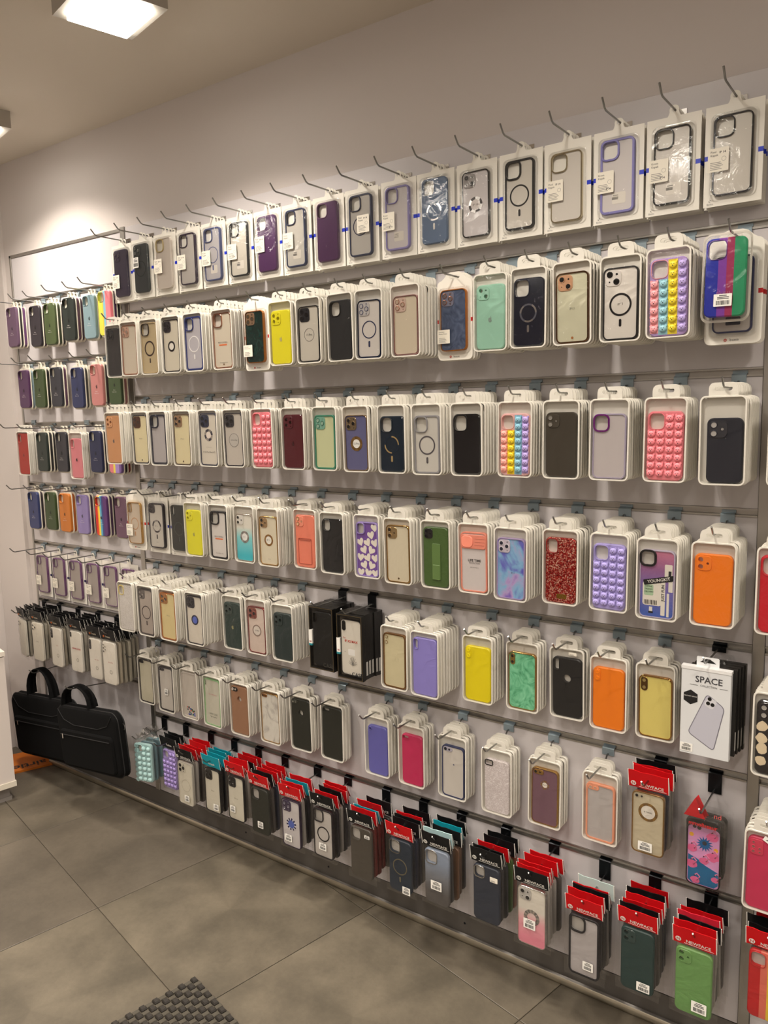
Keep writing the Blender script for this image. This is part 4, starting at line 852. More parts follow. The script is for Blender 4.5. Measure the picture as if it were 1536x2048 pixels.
t5(15, 'pale yellow gold rim pack', 'pale yellow case with shiny gold rim and oval gold lens', D(k='frame', c=mat((176, 130, 70), .15, 1), p=(230, 214, 122), cam='pv', cs=1.1, cc=mat((120, 90, 50), .2, 1), lc=(150, 130, 80), h=146, fw=2.6))
# sixth row
def t6(i, s, l, sp, n=None): tray_stack(s, l, R6[i][0], R6[i][1], RAIL[6], sp, n)
t6(0, 'thin black rim pack', 'cream-backed case with thin black rim and tiny lens row', full(k='frame', c=(56, 48, 50), p=(206, 200, 178), cam='ph', cs=.8, cc=(40, 36, 38), fw=3.5))
t6(1, 'small labelled black rim pack', 'pale case with black rim and a small white label in the middle', full(k='frame', c=(38, 34, 38), p=(204, 198, 190), cam='ph', cs=.9, cc=(44, 40, 42), fw=5, stk=[(.003, -.0142, .078, .018, .022, 'bar')]))
def icons(B, sub, w, h, yf):
    rn = random.Random(2); cs_ = [(40, 70, 180), (200, 60, 50), (30, 120, 120), (40, 40, 60), (60, 140, 80), (60, 60, 150)]
    for k_ in range(22):
        x_ = rn.uniform(-.022, .022); z_ = -.040 - rn.random() * .034; z_ = min(z_, -.045 + .03 * (1 - abs(x_) / .022) - rn.random() * .03)
        sub('app_icon', mesh(lambda: G().prism(rr(.0056, .0056, .001, n=2), 0, -.0003, back=False), 'icon'), mat(cs_[k_ % 6], .4), x_, yf + .0001, max(z_, -.072), (0, rn.choice((0, 0, .6)), 0))
t6(2, 'coloured squares pack', 'colourless case with little coloured squares scattered at its foot', full(k='frame', c=(206, 198, 190), p=(202, 194, 184), extra=icons, fw=4))
t6(3, 'green rimmed lettered pack', 'pale case with light green rim and NEW CASE print', full(k='frame', c=(150, 196, 140), p=(212, 208, 192), cam='s3', cs=.5, noplate=1, fw=3, txt=[('S21 ULTRA PLUS', 5.5, (214, 130, 140), 2, 28), ('NEW CASE', 8, (120, 126, 110), 2, -42), ('high quality', 7, (120, 126, 110), 2, -51)]))
t6(4, 'tan leather pack', 'tan leather-look case with wide lens slot and round logo window', full(c=(166, 124, 96), cam='ph', cc=(30, 26, 26), lr=(200, 190, 180), lc=(190, 180, 170), circ=44, ro=.5))
t6(5, 'white marble gold pack', 'white marble case with thin gold rim and small gold lens', full(k='frame', c=GOLD, p=MARB_W, cam='ph', cs=.8, cc=mat((190, 140, 90), .2, .9), fw=2.2))
t6(6, 'charcoal round window pack', 'charcoal case with wide lens slot and round logo window', full(c=(42, 44, 38), cam='ph', cs=.8, cc=(60, 60, 54), lc=(150, 150, 140), circ=44, ro=.5))
t6(7, 'charcoal plain pack', 'charcoal case with an open lens slot and no window', full(c=(42, 44, 38), cam='hole', hole=(26, 11), rw=1, ro=.5))
t6(8, 'periwinkle pack', 'periwinkle blue case low in its pack with one tiny lens hole', D(c=(112, 110, 190), cam='one', lc=(150, 146, 190), h=148, w=70, xo=2))
t6(9, 'raspberry pack', 'raspberry pink case with an oval lens hole', D(c=(206, 48, 98), cam='hole', hole=(20, 11), rw=1, h=148, w=70, xo=2))
t6(10, 'navy rimmed white pack', 'white-backed case with navy rim, round lens and small navy mark', D(k='frame', c=(46, 54, 96), p=(218, 212, 204), cam='ph', cs=.95, cc=(190, 186, 200), lr=(46, 54, 96), h=147, w=70, xo=2, txt=[('e', 9, (60, 70, 120), 2, 22, 0, 1)]))
t6(11, 'pink sparkle pack', 'pale pink sparkling case with a black oval lens ring', D(c=SPARK, cam='hole', hole=(20, 12), cc=(24, 24, 24), rw=2.4, h=146, w=72))
t6(12, 'mauve gold pack', 'mauve case with gold rim, gold lens and sunburst badge', D(k='frame', c=GOLD, p=(124, 90, 104), cam='ph', cs=.95, cc=GOLD, ring=(GOLD, 12, 5, 0), rc2=(124, 90, 104), seg=24, rz=32, rd=(240, 232, 220), h=150, w=72, fw=2.4, txt=[('PRIMECASE', 2.6, (60, 50, 50), 0, 32)]))
t6(13, 'peach rimmed pack', 'grey translucent case with peach rim and peach lens ring', D(k='frame', c=(244, 166, 132), p=(190, 184, 182), cam='ph', cs=.95, cc=(244, 166, 132), lc=(200, 170, 150), h=146, w=72, fw=4.5))
# right-hand panel, cut by the frame
def tr(s, l, x, z, sp, t=.13): tray_stack(s, l, x, t, z, sp)
tr('violet edge pack', 'violet rimmed case in a white pack beyond the upright, third row', -.230, RAIL[3], full(k='frame', c=(150, 140, 190), p=(190, 180, 200)))
tr('red edge pack', 'bright red case in a white pack beyond the upright', -.241, RAIL[4], D(c=(206, 24, 44), cam='hole', h=158))
def cow(B, sub, w, h, yf):
    rn = random.Random(11)
    for k_ in range(26):
        x_, z_ = -w / 2 + .012 + (k_ % 3) * .0245 + rn.uniform(-.002, .002), h / 2 - .056 - (k_ // 3) * .0245 + rn.uniform(-.002, .002)
        if z_ < -h / 2 + .012: continue
        sub('spot', mesh(patches([blob(x_, z_, .0105, rn, 12, .3, 1.08)], 0)), mat((232, 214, 182), .4), 0, yf + .0001, 0)
tr('cream spotted pack', 'black case with cream cow spots in a white pack beyond the upright', -.237, RAIL[5], D(c=(30, 26, 30), cam='l4', cc=(34, 30, 34), lc=(150, 146, 140), h=158, coat=.4, ro=.25, extra=cow))
x_, t_ = -.244, .13
r_ = tray_stack('crimson pink pack', 'crimson pink case with a paper A51 tag beyond the upright', x_, t_, RAIL[6], D(c=(206, 52, 92), cam='a51', lc=(150, 90, 90), cc=(214, 62, 92), h=160, w=76))
o_ = ob('paper_tag', mesh(G().prism(rr(.026, .011, .001, n=2), 0, -.0003)), WHITE, r_, (.004, -.0142, .163), (0, R_(28), 0)); text('A51', .0085, INK, o_, 0, -.0005, 0, bold=True)

# ------------------------------------------------------------------ black boxes and the white box, fifth row
def black_box(short, label, X, y, zb, front=None, w=.092, h=.190, d=.0138, group=None, rot=0):
    r = thing('windowed_box', label, 'phone case', (X, y, zb), (0, 0, rot), group)
    ob('box_shell', mesh(lambda: G().prism([(-w / 2, 0), (w / 2, 0), (w / 2, h), (-w / 2, h)], 0, -d, [[(-w / 2 + .005, .006), (w / 2 - .005, .006), (w / 2 - .005, h - .006), (-w / 2 + .005, h - .006)]] if front else (), bev=.0008), ('bbox', bool(front)), False), mat((22, 21, 20), .3), r)
    if front:
        ob('gilt_edge', mesh(lambda: G().prism([(-w / 2 + .0012, .0012), (w / 2 - .0012, .0012), (w / 2 - .0012, h - .0012), (-w / 2 + .0012, h - .0012)], -d, -d - .0003, [[(-w / 2 + .0024, .0024), (w / 2 - .0024, .0024), (w / 2 - .0024, h - .0024), (-w / 2 + .0024, h - .0024)]], back=False), 'gilt', False), mat((120, 104, 76), .3, .6), r)
        ob('inner_tray', mesh(lambda: G().box(-w / 2 + .004, w / 2 - .004, -.0022, -.001, .005, h - .005), 'binner', False), mat(front['tray'], .5), r)
        case(r, front['sp'], -.0024, .012, .004)
        ob('window_film', mesh(lambda: G().prism([(-w / 2 + .005, .006), (w / 2 - .005, .006), (w / 2 - .005, h - .006), (-w / 2 + .005, h - .006)], -d + .0006, -d + .0004, back=False), 'bfilm', False), FILM, r)
        text('CASE', .017, INK if front['tray'][0] > 90 else mat((60, 58, 54), .5), r, .026, -d - .0004, .017, bold=True); text('HIGH QUALITY', .0048, INK, r, -.014, -d - .0004, .017)
        ob('side_label', mesh(lambda: G().prism([(-w / 2 - .0006, .072), (-w / 2 + .012, .072), (-w / 2 + .012, .118), (-w / 2 - .0006, .118)], 0, -d - .0006), 'slabel', False), WHITE, r)
        ob('side_label_band', mesh(lambda: G().prism([(-w / 2 - .0007, .070), (-w / 2 + .0121, .070), (-w / 2 + .0121, .076), (-w / 2 - .0007, .076)], 0, -d - .0008), 'slabel2', False), mat((40, 130, 140), .5), r)
        text('00', .008, mat((150, 30, 40), .5), r, -w / 2 + .006, -d - .0009, .082, bold=True)
    else:
        ob('price_label', mesh(lambda: G().box(w / 2, w / 2 + .0004, -d + .003, -.003, .012, .052), 'bprice', False), mat((190, 188, 184), .6), r)
    ob('hang_tab', mesh(lambda: G().prism([(-.024, h - .002), (.024, h - .002), (.018, h + .014), (-.018, h + .014)], -.001, -.0016, [rr(.020, .006, .003, 0, h + .006, n=2)]), 'btab', False), film('tab', .06, .5, .1), r)
    return r
for (X, t, s, l, fr, n) in ((R5[7][0], R5[7][1], 'boxed black case', 'black case in a black windowed box', D(tray=(70, 66, 60), sp=D(c=(22, 22, 22), cam='hole', hole=(12, 28), rw=1, h=164, w=74, ro=.5)), 7),
                            (R5[8][0], R5[8][1], 'boxed lettered case', 'white insert reading For IP XS MAX in a black windowed box', D(tray=(96, 88, 78), sp=D(k='frame', c=(24, 22, 24), p=(224, 218, 206), cam='pv', cc=(16, 16, 16), h=164, w=74, fw=1.5, txt=[('For', 7, (196, 60, 50), -24, 27), ('IP XS MAX', 10, (200, 60, 50), 0, 18, 0, 1), ('~', 10, (150, 146, 140), -22, -14)], boxes=[(0, -14, 24, 18, (240, 238, 234))])), 7)):
    zb = RAIL[5] - .214 - (0 if s == 'boxed black case' else .006)
    b_ = black_box(s, l, X, -t + .0155, zb, fr)
    if s != 'boxed black case':
        g = G()
        for k_ in range(9): a = R_(-70 + 17.5 * k_); g.tube([(.004, 0, -.018), (.004 + .016 * math.sin(a), 0, -.018 + .026 * math.cos(a) * (.8 if abs(a) > .9 else 1))], .0004, 4)
        ob('shell_drawing', mesh(g), GREYINK, b_, (.004, -.0105, .060))
    for k in range(1, n): black_box(s, 'closed black box hung behind the %s' % s, X + random.uniform(-.002, .002), -t + .0155 + k * .0149, zb + random.uniform(-.001, .002), None, group='black boxes behind the %s' % s, rot=random.uniform(-1, 1) * R_(.3))
    hook('steel hook with long plate carrying the %s' % s, X, RAIL[5], zb + .197, .15, True)
# white box
X, t = R5[16]; zb = RAIL[5] - .209
w_, h_, d_ = .100, .196, .016
r_ = thing('white_retail_box', 'white SPACE COLLECTION box with a drawn phone, by the upright', 'phone case', (X, -t + d_, zb))
ob('box_shell', mesh(G().prism([(-w_ / 2, 0), (w_ / 2, 0), (w_ / 2, h_), (-w_ / 2, h_)], 0, -d_, bev=.0006), None, False), mat((214, 216, 218), .35), r_)
ob('box_lid', mesh(G().box(-w_ / 2 - .0008, w_ / 2 + .0008, -d_ - .0008, .0005, h_ - .006, h_ + .0006), None, False), mat((226, 226, 226), .3), r_)
ob('hang_tab', mesh(G().prism([(-.023, h_), (.023, h_), (.023, h_ + .019), (.021, h_ + .021), (-.021, h_ + .021), (-.023, h_ + .019)], -.001, -.0016, [[(-.017, h_ + .008), (.017, h_ + .008), (.012, h_ + .012), (.004, h_ + .017), (-.004, h_ + .017), (-.012, h_ + .012)]]), None, False), mat((226, 228, 230), .35), r_)
yb = -d_ - .0004
text('SPACE', .0195, mat((84, 84, 90), .35, .5), r_, .006, yb, h_ - .026, bold=True); text('COLLECTION', .0056, INK, r_, .006, yb, h_ - .039)
for sx in (-1, 1): ob('rule', mesh(lambda: G().box(-.008, .008, -.0002, 0, -.0003, .0003), 'rule', False), INK, r_, (.006 + sx * .030, yb, h_ - .039))
ob('hexagon_badge', mesh(G().prism([(.0165 * math.sin(R_(60 * k_)), .0165 * math.cos(R_(60 * k_))) for k_ in range(6)], 0, -.0004, back=False), None, False), mat((26, 26, 28), .4), r_, (-.030, -d_, h_ - .068)); text('MILITARY GRADE', .0034, WHITE, r_, -.030, yb - .0003, h_ - .066)
def rounded(P, d):
    o = []
    for i in range(len(P)):
        a, b, c = Vector(P[i - 1]), Vector(P[i]), Vector(P[(i + 1) % len(P)])
        p0 = b + (a - b).normalized() * d; p1 = b + (c - b).normalized() * d
        for k_ in range(5):
            t_ = k_ / 4; q = p0 * (1 - t_) ** 2 + b * 2 * t_ * (1 - t_) + p1 * t_ * t_; o.append((q.x, q.y))
    return o
ph = rounded([(.003, .142), (.040, .116), (.020, .016), (-.035, .048)], .010)
ob('phone_picture_edge', mesh(G().prism(ph, 0, -.0003, back=False), None, False), mat((120, 118, 130), .4), r_, (0, -d_, 0))
ob('phone_picture', mesh(G().prism(inset(ph, .0018), 0, -.0005, back=False), None, False), mat((186, 186, 198), .4), r_, (0, -d_, 0))
ob('picture_camera', mesh(G().prism(rr(.020, .022, .005), 0, -.0007, back=False)), mat((206, 206, 212), .4), r_, (.011, -d_, .122), (0, R_(28), 0))
for a, b in ((.009, .131), (.006, .121), (.015, .119)): ob('picture_lens', mesh(lambda: G().prism(circ(.0042, 0, 0, 12), 0, -.0009, back=False), 'plens'), BLACK, r_, (a, -d_, b))
sticker(r_, -.036, yb, .014, .026, .018, 'bar')
for k in range(1, 5): black_box('white retail box', 'slim black box hung behind the white SPACE box', X + .008 + .003 * k, -t + d_ + k * .016, zb + .006, None, group='black boxes behind the white SPACE box', rot=R_(random.uniform(-.4, .4)))
hook('steel hook with long plate carrying the white SPACE box', X, RAIL[5], zb + h_ + .0142, .15, True)
# ------------------------------------------------------------------ bagged cases, sixth and seventh rows
BAR = lambda x, z, w=.024, h=.022: [(x, -.0135, z, w, h, 'bar')]
R, K, T = RED, BLK, TEAL
def b7(i, s, l, sp, head, heads, zc, stk=None, word='NEWFACE', **kw):
    bag_stack(s, l, R7[i][0], R7[i][1], RAIL[7], sp, head, word, heads, zc + H0, stk=stk, **kw)
def quilt(B, sub, w, h, yf):
    for i in range(3):
        for j in range(7):
            if i == 0 and j < 2: continue
            x_, z_ = -w / 2 + .016 + i * .021, h / 2 - .018 - j * .0198
            sub('bubble', mesh(lambda: G().loops([[(q * .0088 * math.cos(2 * math.pi * k_ / 12), yy, q * .0088 * math.sin(2 * math.pi * k_ / 12)) for k_ in range(12)] for q, yy in ((1, 0), (.92, -.003), (.6, -.0052), (.2, -.006))], 0, False, True), 'qb'), mat((178, 214, 214), .4), x_, yf, z_)
    for j in range(8): sub('side_scallop', mesh(lambda: G().prism(circ(.0098, 0, 0, 12), -.001, -.0085, bev=.002), 'scal'), mat((178, 214, 214), .4), -w / 2 + .001, 0, h / 2 - .012 - j * .0188)
b7(0, 'mint bubble bag', 'mint green bubble case in a clear bag tied with a bow', D(c=(178, 214, 214), cam='hole', hole=(26, 30), rw=1.2, h=148, w=72, extra=quilt, th=10), None, [None] * 3, -1.283, turn=R_(14), cols=((226, 130, 140), (130, 190, 200), (120, 150, 160)))
# clear bow of the bag mouth
x, t = R7[0]
for k_, (dy, dz) in enumerate(((-t + .008, .104), (-t + .032, .112), (-t + .058, .118))):
    g = G(); rn = random.Random(k_)
    n_ = 9; v = [(0, 0, 0)]
    for i in range(n_ + 1):
        a = math.pi * (-.16 + 1.32 * i / n_); rr_ = .034 + .010 * (i % 2); v.append((rr_ * math.cos(a) * 1.15, rn.uniform(-.008, .008), rr_ * math.sin(a) * .62))
    g.add(v, [(0, i, i + 1) for i in range(1, n_ + 1)])
    o = ob('gathered_bag_mouth', mesh(g, None, False), film('mouth', .22, .9, .2, tint=(.93, .92, .88), bump=.9, bscale=60), None, (x, dy, -1.283 - .012 + H0 + dz))
    tag(o, 'crinkled clear bag mouth gathered on the hook above the mint bubble case', 'bag top', 'gathered bag mouths above the mint bubble case')
b7(1, 'lilac bubble bag', 'lilac bubble case in a clear bag with a narrow black header', D(c=(176, 156, 220), cam='hole', hole=(28, 30), rw=1.2, h=148, w=72, pop=[(170, 150, 214)] * 4, boxes=[(-10, -48, 30, 10, (22, 20, 22))], txt=[('-dos', 8, (230, 226, 220), -10, -48)]), BLK, [BLK, BLK], -1.286, word='Tados', cols=((226, 130, 140), (60, 60, 64)))
CB = lambda e, p=(228, 222, 205), **k: dict(D(k='frame', c=e, p=p, h=156, w=76), **k)
b7(2, 'pale camera-ringed bag', 'pale case with black-edged three-lens square under a black header', CB((196, 190, 178), cam='l3', cc=(214, 208, 192), lr=(22, 20, 22), lc=(16, 14, 16), ring=((190, 182, 166), 22, 1, 0), rz=-8), BLK, [R, R, R, R], -1.285, BAR(.008, .036))
b7(3, 'black rimmed bag under the teal header', 'cream-backed black rimmed case under a teal header', CB((24, 22, 24), cam='l3', cc=(40, 38, 38), lc=(24, 22, 22), txt=IPH('iPhone', 0)), TEAL, [T, T, T], -1.285, BAR(.018, .034), word='mopal', cols=((150, 30, 36), (30, 30, 34)))
b7(4, 'black lens block bag', 'cream-backed case with solid black lens block under a red header', CB((30, 26, 30), cam='l3', cc=(36, 34, 36), lc=(46, 44, 46), lr=(30, 28, 30), txt=IPH('iPhone', 0)), R, [R, K, R, R], -1.278, BAR(-.014, .050))
b7(5, 'charcoal open bag', 'charcoal case with open pale camera square under a red header', D(c=(46, 48, 42), cam='hole', h=156, w=76, ro=.4), R, [K, R, R, R], -1.280, BAR(.004, .044))
b7(6, 'purple sunburst bag', 'white-backed case with purple sunburst ring under a red header', CB((50, 36, 60), (216, 210, 210), cam='l4', cc=(70, 58, 84), lr=(40, 30, 50), lc=(130, 124, 140), ring=((40, 38, 80), 20, 7, 0), rc2=(220, 216, 224), seg=20, rd=(90, 110, 190)), R, [R, T, R], -1.276, BAR(-.010, .040, .028))
b7(7, 'black magnet ring bag', 'clear case with black rim, bold black ring and label under a black header', CB((30, 24, 30), (206, 200, 194), cam='hole', rw=3, ring=((30, 26, 32), 24, 4, 1), fw=4), BLK, [R, K, R, R], -1.272, BAR(.000, .048, .028))
b7(8, 'brown smoke bag', 'smoked brown-grey case with open square under a crumpled black header', D(c=(84, 78, 70), cam='hole', h=158, w=77, ro=.35, coat=.2), BLK, [R, T, R, K], -1.284, [(.026, -.0135, .148, .018, .010, 'bar')], cols=((30, 30, 34), (120, 40, 36), (60, 56, 52)))
b7(9, 'navy gold ring bag', 'dark blue-grey case with thin gold magnet ring under a red header', D(c=(44, 54, 68), cam='hole', h=156, w=76, cc=mat((150, 146, 140), .2, .9), ring=((112, 104, 84), 24, 3, 1), ro=.4), R, [K, K, R, K], -1.282, BAR(.022, .022, .026))
b7(10, 'grey fade bag', 'case fading from blue grey to dark grey with a big barcode label', D(c=GREYG, cam='hole', h=156, w=76, cc=mat((190, 188, 186), .2, .9)), BLK, [(186, 220, 224), K, T, K], -1.266, BAR(.000, .066, .034, .026), cols=((90, 150, 170), (120, 90, 70), (60, 60, 64)))
b7(11, 'navy blue bag', 'navy grey case with open square and grey tag under a black header', D(c=(50, 56, 70), cam='hole', hole=(28, 30), h=158, w=77, ro=.45, cc=mat((190, 186, 180), .2, .9)), BLK, [K, R, K, K], -1.276, [(.024, -.0135, .140, .022, .014, 'krom2')], cols=((90, 120, 60), (150, 70, 50), (60, 60, 64)))
b7(12, 'pink fade bag', 'case fading from cream to pink with silver ring under a black header', CB(mat((196, 190, 184), .2, .8), PINKG, cam='l2d', cs=1.05, cc=(190, 186, 180), lc=(24, 22, 22), ring=(CHROME, 21, 9, 0), rc2=(120, 116, 112), seg=24, fw=2), BLK, [R, R, R, R], -1.272, BAR(-.004, .070, .032, .026))
b7(13, 'black bumper bag', 'frosted case with thick black bumper under a red header', CB((34, 32, 36), (190, 184, 184), cam='hole', rw=4, fw=5, h=156), R, [R, K, R, (190, 214, 210)], -1.296, BAR(.012, .044, .026, .022))
b7(14, 'dark teal bag', 'dark teal green case with lens holes under a red header', D(c=(40, 66, 64), cam='l2v', lc=(120, 136, 130), h=156, w=76, ro=.45), R, [K, R, R, K, R], -1.285, BAR(.016, .030, .030, .022))
b7(15, 'leaf green bag', 'leaf green case with lens holes under a red header by the upright', D(c=(118, 166, 96), cam='l2v', lc=(140, 160, 130), h=156, w=77, ro=.45), R, [R, K, (214, 40, 60), R, K], -1.272, BAR(.014, .036, .032, .026))
bag_stack('gold 7/8 ring bag', 'cream-backed case with gold rim and big gold ring under a red header', R6[14][0], R6[14][1], RAIL[6], D(k='frame', c=mat((176, 140, 90), .2, .9), p=(208, 196, 168), cam='ph', cs=.9, noplate=1, lr=(180, 170, 150), ring=(GOLD, 22, 6, 0), rc2=(120, 90, 50), seg=12, rz=28, rd=(238, 232, 222), h=150, w=74, txt=[('iP 7/8/SE2', 4.6, (90, 80, 70), 0, 28)]), RED, 'NEWFACE', [R, R, K], -.962 + H0, stk=BAR(-.004, .030, .032, .022))
# flamingo print case in an all-clear bag
def flam(B, sub, w, h, yf):
    rn = random.Random(4)
    P = lambda pts, c, k_: sub('print', mesh(patches([pts], 0)), mat(c, .35), 0, yf + .0001 - .0001 * k_, 0)
    P([(-w / 2 + .004, -.002), (-.010, -.010), (.004, -.020), (w / 2 - .004, -.030), (w / 2 - .004, -.060), (.024, -h / 2 + .004), (-.024, -h / 2 + .004), (-w / 2 + .004, -.062)], (30, 110, 160), 0)
    for (cx, cz, r) in ((-.024, .014, .011), (-.024, -.024, .012), (.020, .004, .013), (.018, .050, .013), (-.016, -.060, .010), (.026, -.048, .008), (.002, -.010, .010)):
        P(blob(cx, cz, r, rn, 14, .2, .8), (236, 110, 160), 1)
        neck = [(cx + .004, cz), (cx + .010, cz + .010), (cx + .004, cz + .016), (cx, cz + .012)]
        g = G(); g.tube([(a, 0, b) for a, b in neck], .0018, 5); sub('print_neck', mesh(g), mat((240, 140, 180), .35), 0, yf, 0)
        P([(cx - .001, cz + .013), (cx + .002, cz + .011), (cx - .003, cz + .008)], (30, 26, 30), 3)
    st = []
    for k_ in range(28):
        a = 2 * math.pi * k_ / 28; r_ = .018 if k_ % 2 == 0 else .010
        st.append((.002 + r_ * math.cos(a), .030 + r_ * math.sin(a)))
    P(st, (24, 100, 160), 2); P(circ(.005, .002, .032, 10), (60, 60, 70), 3)
    for a, b in ((-.026, .046), (.026, .022)): P(circ(.0048, a, b, 12), (240, 176, 60), 2)
    for a, b, q in ((-.020, .066, .004), (-.010, .065, .0046)): P(circ(q, a, b, 12), (30, 24, 30), 3)
bag_stack('flamingo print bag', 'pink flamingo print case with black rim in a clear bag with red print', R6[15][0], R6[15][1], RAIL[6], D(k='frame', c=(26, 24, 26), p=(226, 160, 210), h=144, w=72, fw=2.5, extra=flam), None, '', [None, None, None], -1.001 + H0, cols=((60, 58, 54), (40, 40, 40)))
r_ = thing('clear_header_strip', 'clear header with red triangle and lettering above the flamingo case', 'bag top', (R6[15][0], -.100, RAIL[6] - .090))
ob('clear_sheet', mesh(bag_geo(.098, .078, .006, 77)), BAG, r_)
for k_ in range(3): ob('red_triangle', mesh(lambda: G().prism([(-.042, .030), (.004, .030), (-.019, .074)], 0, -.0003, back=False), 'rtri', False), mat((206, 30, 40), .4), r_, (.002 * k_, .006 * k_ - .004, .002 * k_))
text('mmolissaur', .013, mat((200, 40, 44), .4), r_, 0, -.010, .018, bold=True); text('nd', .016, mat((206, 90, 90), .4), r_, .030, -.010, .046)
# right panel bottom bag
bag_stack('rainbow stripe bag', 'red, coral, yellow and aqua striped case in a bag beyond the upright', -.231, .13, RAIL[7], D(c=RAINB, cam='hole', hole=(28, 32), rw=1.2, cc=(206, 40, 40), h=156, w=77), RED, 'NEWFACE', [K, K, R], -1.235 + H0)

# ------------------------------------------------------------------ left panel: silicone cases
SIL = lambda a='iPhone', b='Silicone Case', c=(214, 208, 206): [(a, 4.6, c, -2, -24), (b, 4.6, c, -2, -31)]
PUR, GRN, GRA, NVY, PNK = (92, 50, 98), (66, 86, 44), (52, 54, 64), (44, 54, 104), (222, 134, 130)
def mute(c, f=.86, d=.16):
    if not isinstance(c, tuple): return c
    m_ = sum(c) / 3
    return tuple(int(f * (v + (m_ - v) * d)) for v in c)
def sil(row, i, s, l, c, cols, X, t, z, ap=True, txt=True, **k):
    c = mute(c); cols = [mute(q) for q in cols]
    sp = D(c=c, **k)
    if ap: sp['apple'] = tuple(int(v * .5) for v in (c if isinstance(c, tuple) else (60, 50, 60)))
    if txt: sp['txt'] = SIL()
    sil_stack(s, l, X, t, LRAIL[row] + .0, sp, cols, z + H0)
A = [(-3.098, .365), (-2.931, .356), (-2.829, .356), (-2.702, .364), (-2.571, .361), (-2.477, .366)]
BLKS = (34, 32, 36)
for i, (s, l, c, cols) in enumerate((
 ('dusty purple silicone case', 'dusty purple silicone case at the corner end of its rail', (118, 84, 116), (BLKS, (110, 60, 120))),
 ('charcoal plum silicone case', 'charcoal silicone case with plum tint in the top silicone rail', (56, 48, 58), (PUR,)),
 ('olive silicone case', 'olive green silicone case with clear glare in the top silicone rail', (84, 102, 56), ((70, 84, 50), (60, 56, 60))),
 ('bottle green silicone case', 'very dark bottle green silicone case with pale lettering, top silicone rail', (44, 54, 50), ((110, 66, 90), (70, 40, 66))),
 ('sky blue silicone case', 'sky blue silicone case beside the yellow striped one', (140, 172, 184), ((110, 120, 120),)),
 ('yellow striped silicone case', 'yellow, blue and pink striped silicone case', STRI, ((80, 40, 90), BLKS)))):
    sil(0, i, s, l, c, cols, A[i][0], .05, A[i][1], ap=(i < 5), txt=(i < 5), h=157)
Bq = [(-3.058, .117), (-2.945, .116), (-2.828, .118), (-2.688, .110), (-2.563, .116), (-2.455, .118)]
for i, (s, l, c, cols) in enumerate((
 ('plum silicone case', 'plum purple silicone case, second silicone rail', PUR, ((150, 180, 190),)),
 ('moss silicone case', 'moss green silicone case, second silicone rail', GRN, (BLKS,)),
 ('graphite silicone case', 'graphite blue silicone case, second silicone rail', GRA, ((110, 60, 100),)),
 ('cobalt silicone case', 'cobalt navy silicone case, second silicone rail', NVY, ((60, 56, 50), (210, 206, 190))),
 ('salmon silicone case', 'salmon pink silicone case, second silicone rail', PNK, ((60, 54, 56),)),
 ('fern silicone case', 'fern green silicone case tucked below the glossy black pack', (72, 96, 56), ((190, 120, 120),)))):
    sil(1, i, s, l, c, cols, Bq[i][0], .045, Bq[i][1], h=152)
Cq = [(-3.073, -.150), (-2.945, -.139), (-2.808, -.137), (-2.701, -.151), (-2.584, -.134), (-2.469, -.134)]
CL = {1: ('forest silicone case', 'dark forest green silicone case, third silicone rail', (40, 54, 48), (BLKS, BLKS)), 2: ('charcoal silicone case', 'charcoal blue silicone case, third silicone rail', (50, 50, 60), (GRA,)), 4: ('midnight silicone case', 'midnight navy silicone case, third silicone rail', (34, 42, 84), (BLKS,)), 5: ('candy striped silicone case', 'pink, yellow and violet striped case peeping below the tan logo pack', STRI2, (BLKS, (170, 50, 44)))}
for i, (s, l, c, cols) in CL.items(): sil(2, i, s, l, c, cols, Cq[i][0], .055, Cq[i][1], ap=(i < 5), txt=(i < 5), h=156)
def tL(s, l, X, t, z, sp): tray_stack(s, l, X, t, z + H0 + .22 - .0905, sp, 4)
tL('brick red logo pack', 'brick red case with dark logo in a white pack on the corner panel', -3.073, .060, -.146, D(c=(176, 46, 34), cam='hole', hole=(24, 34), rw=1, apple=(120, 24, 20), h=168, w=76))
tL('rose pink logo pack', 'rose pink case with black logo low in a white pack on the corner panel', -2.701, .060, -.150, D(c=(220, 132, 140), cam='hole', hole=(24, 32), rw=1, apple=(40, 30, 34), h=152, w=74))
Dq = [(-3.061, -.383), (-2.935, -.379), (-2.834, -.380), (-2.715, -.380), (-2.592, -.379), (-2.469, -.377)]
for i, (s, l, c, cols) in enumerate((
 ('royal blue silicone case', 'royal blue silicone case, fourth silicone rail', (52, 64, 124), ((60, 50, 60),)),
 ('army green silicone case', 'army green silicone case, fourth silicone rail', (62, 84, 40), ()),
 ('tangerine silicone case', 'tangerine orange silicone case, fourth silicone rail', (240, 130, 30), ((236, 120, 30),)),
 ('lavender silicone case', 'lavender silicone case, fourth silicone rail', (156, 136, 206), ((80, 50, 80),)),
 ('rainbow silicone case', 'rainbow striped silicone case with violet side', PRIDE, ((100, 60, 110), (70, 50, 80))),
 ('mauve silicone case', 'mauve silicone case beside the gold rimmed card', (126, 84, 112), ()))):
    sil(3, i, s, l, c, cols, Dq[i][0], .045, Dq[i][1], h=154)
# purple framed cards close to the wall
for i, x in enumerate((-3.078, -2.955, -2.836, -2.718, -2.604, -2.49)):
    card_stack('purple framed cards', 'clear case with purple frame on white card, flat against the corner panel', x, .020, LRAIL[4], D(k='frame', c=(112, 66, 118), p=(190, 180, 174), cam='hole', hole=(28, 32), h=158, w=77, fw=3.6, stk=[(-.026, -.0132, .070, .036, .040, 'pixel')]), 1, .110, .196, (36, 30, 90), 'Benks', 'a', -.664 - .094 + H0, group='purple framed cards on the corner panel')
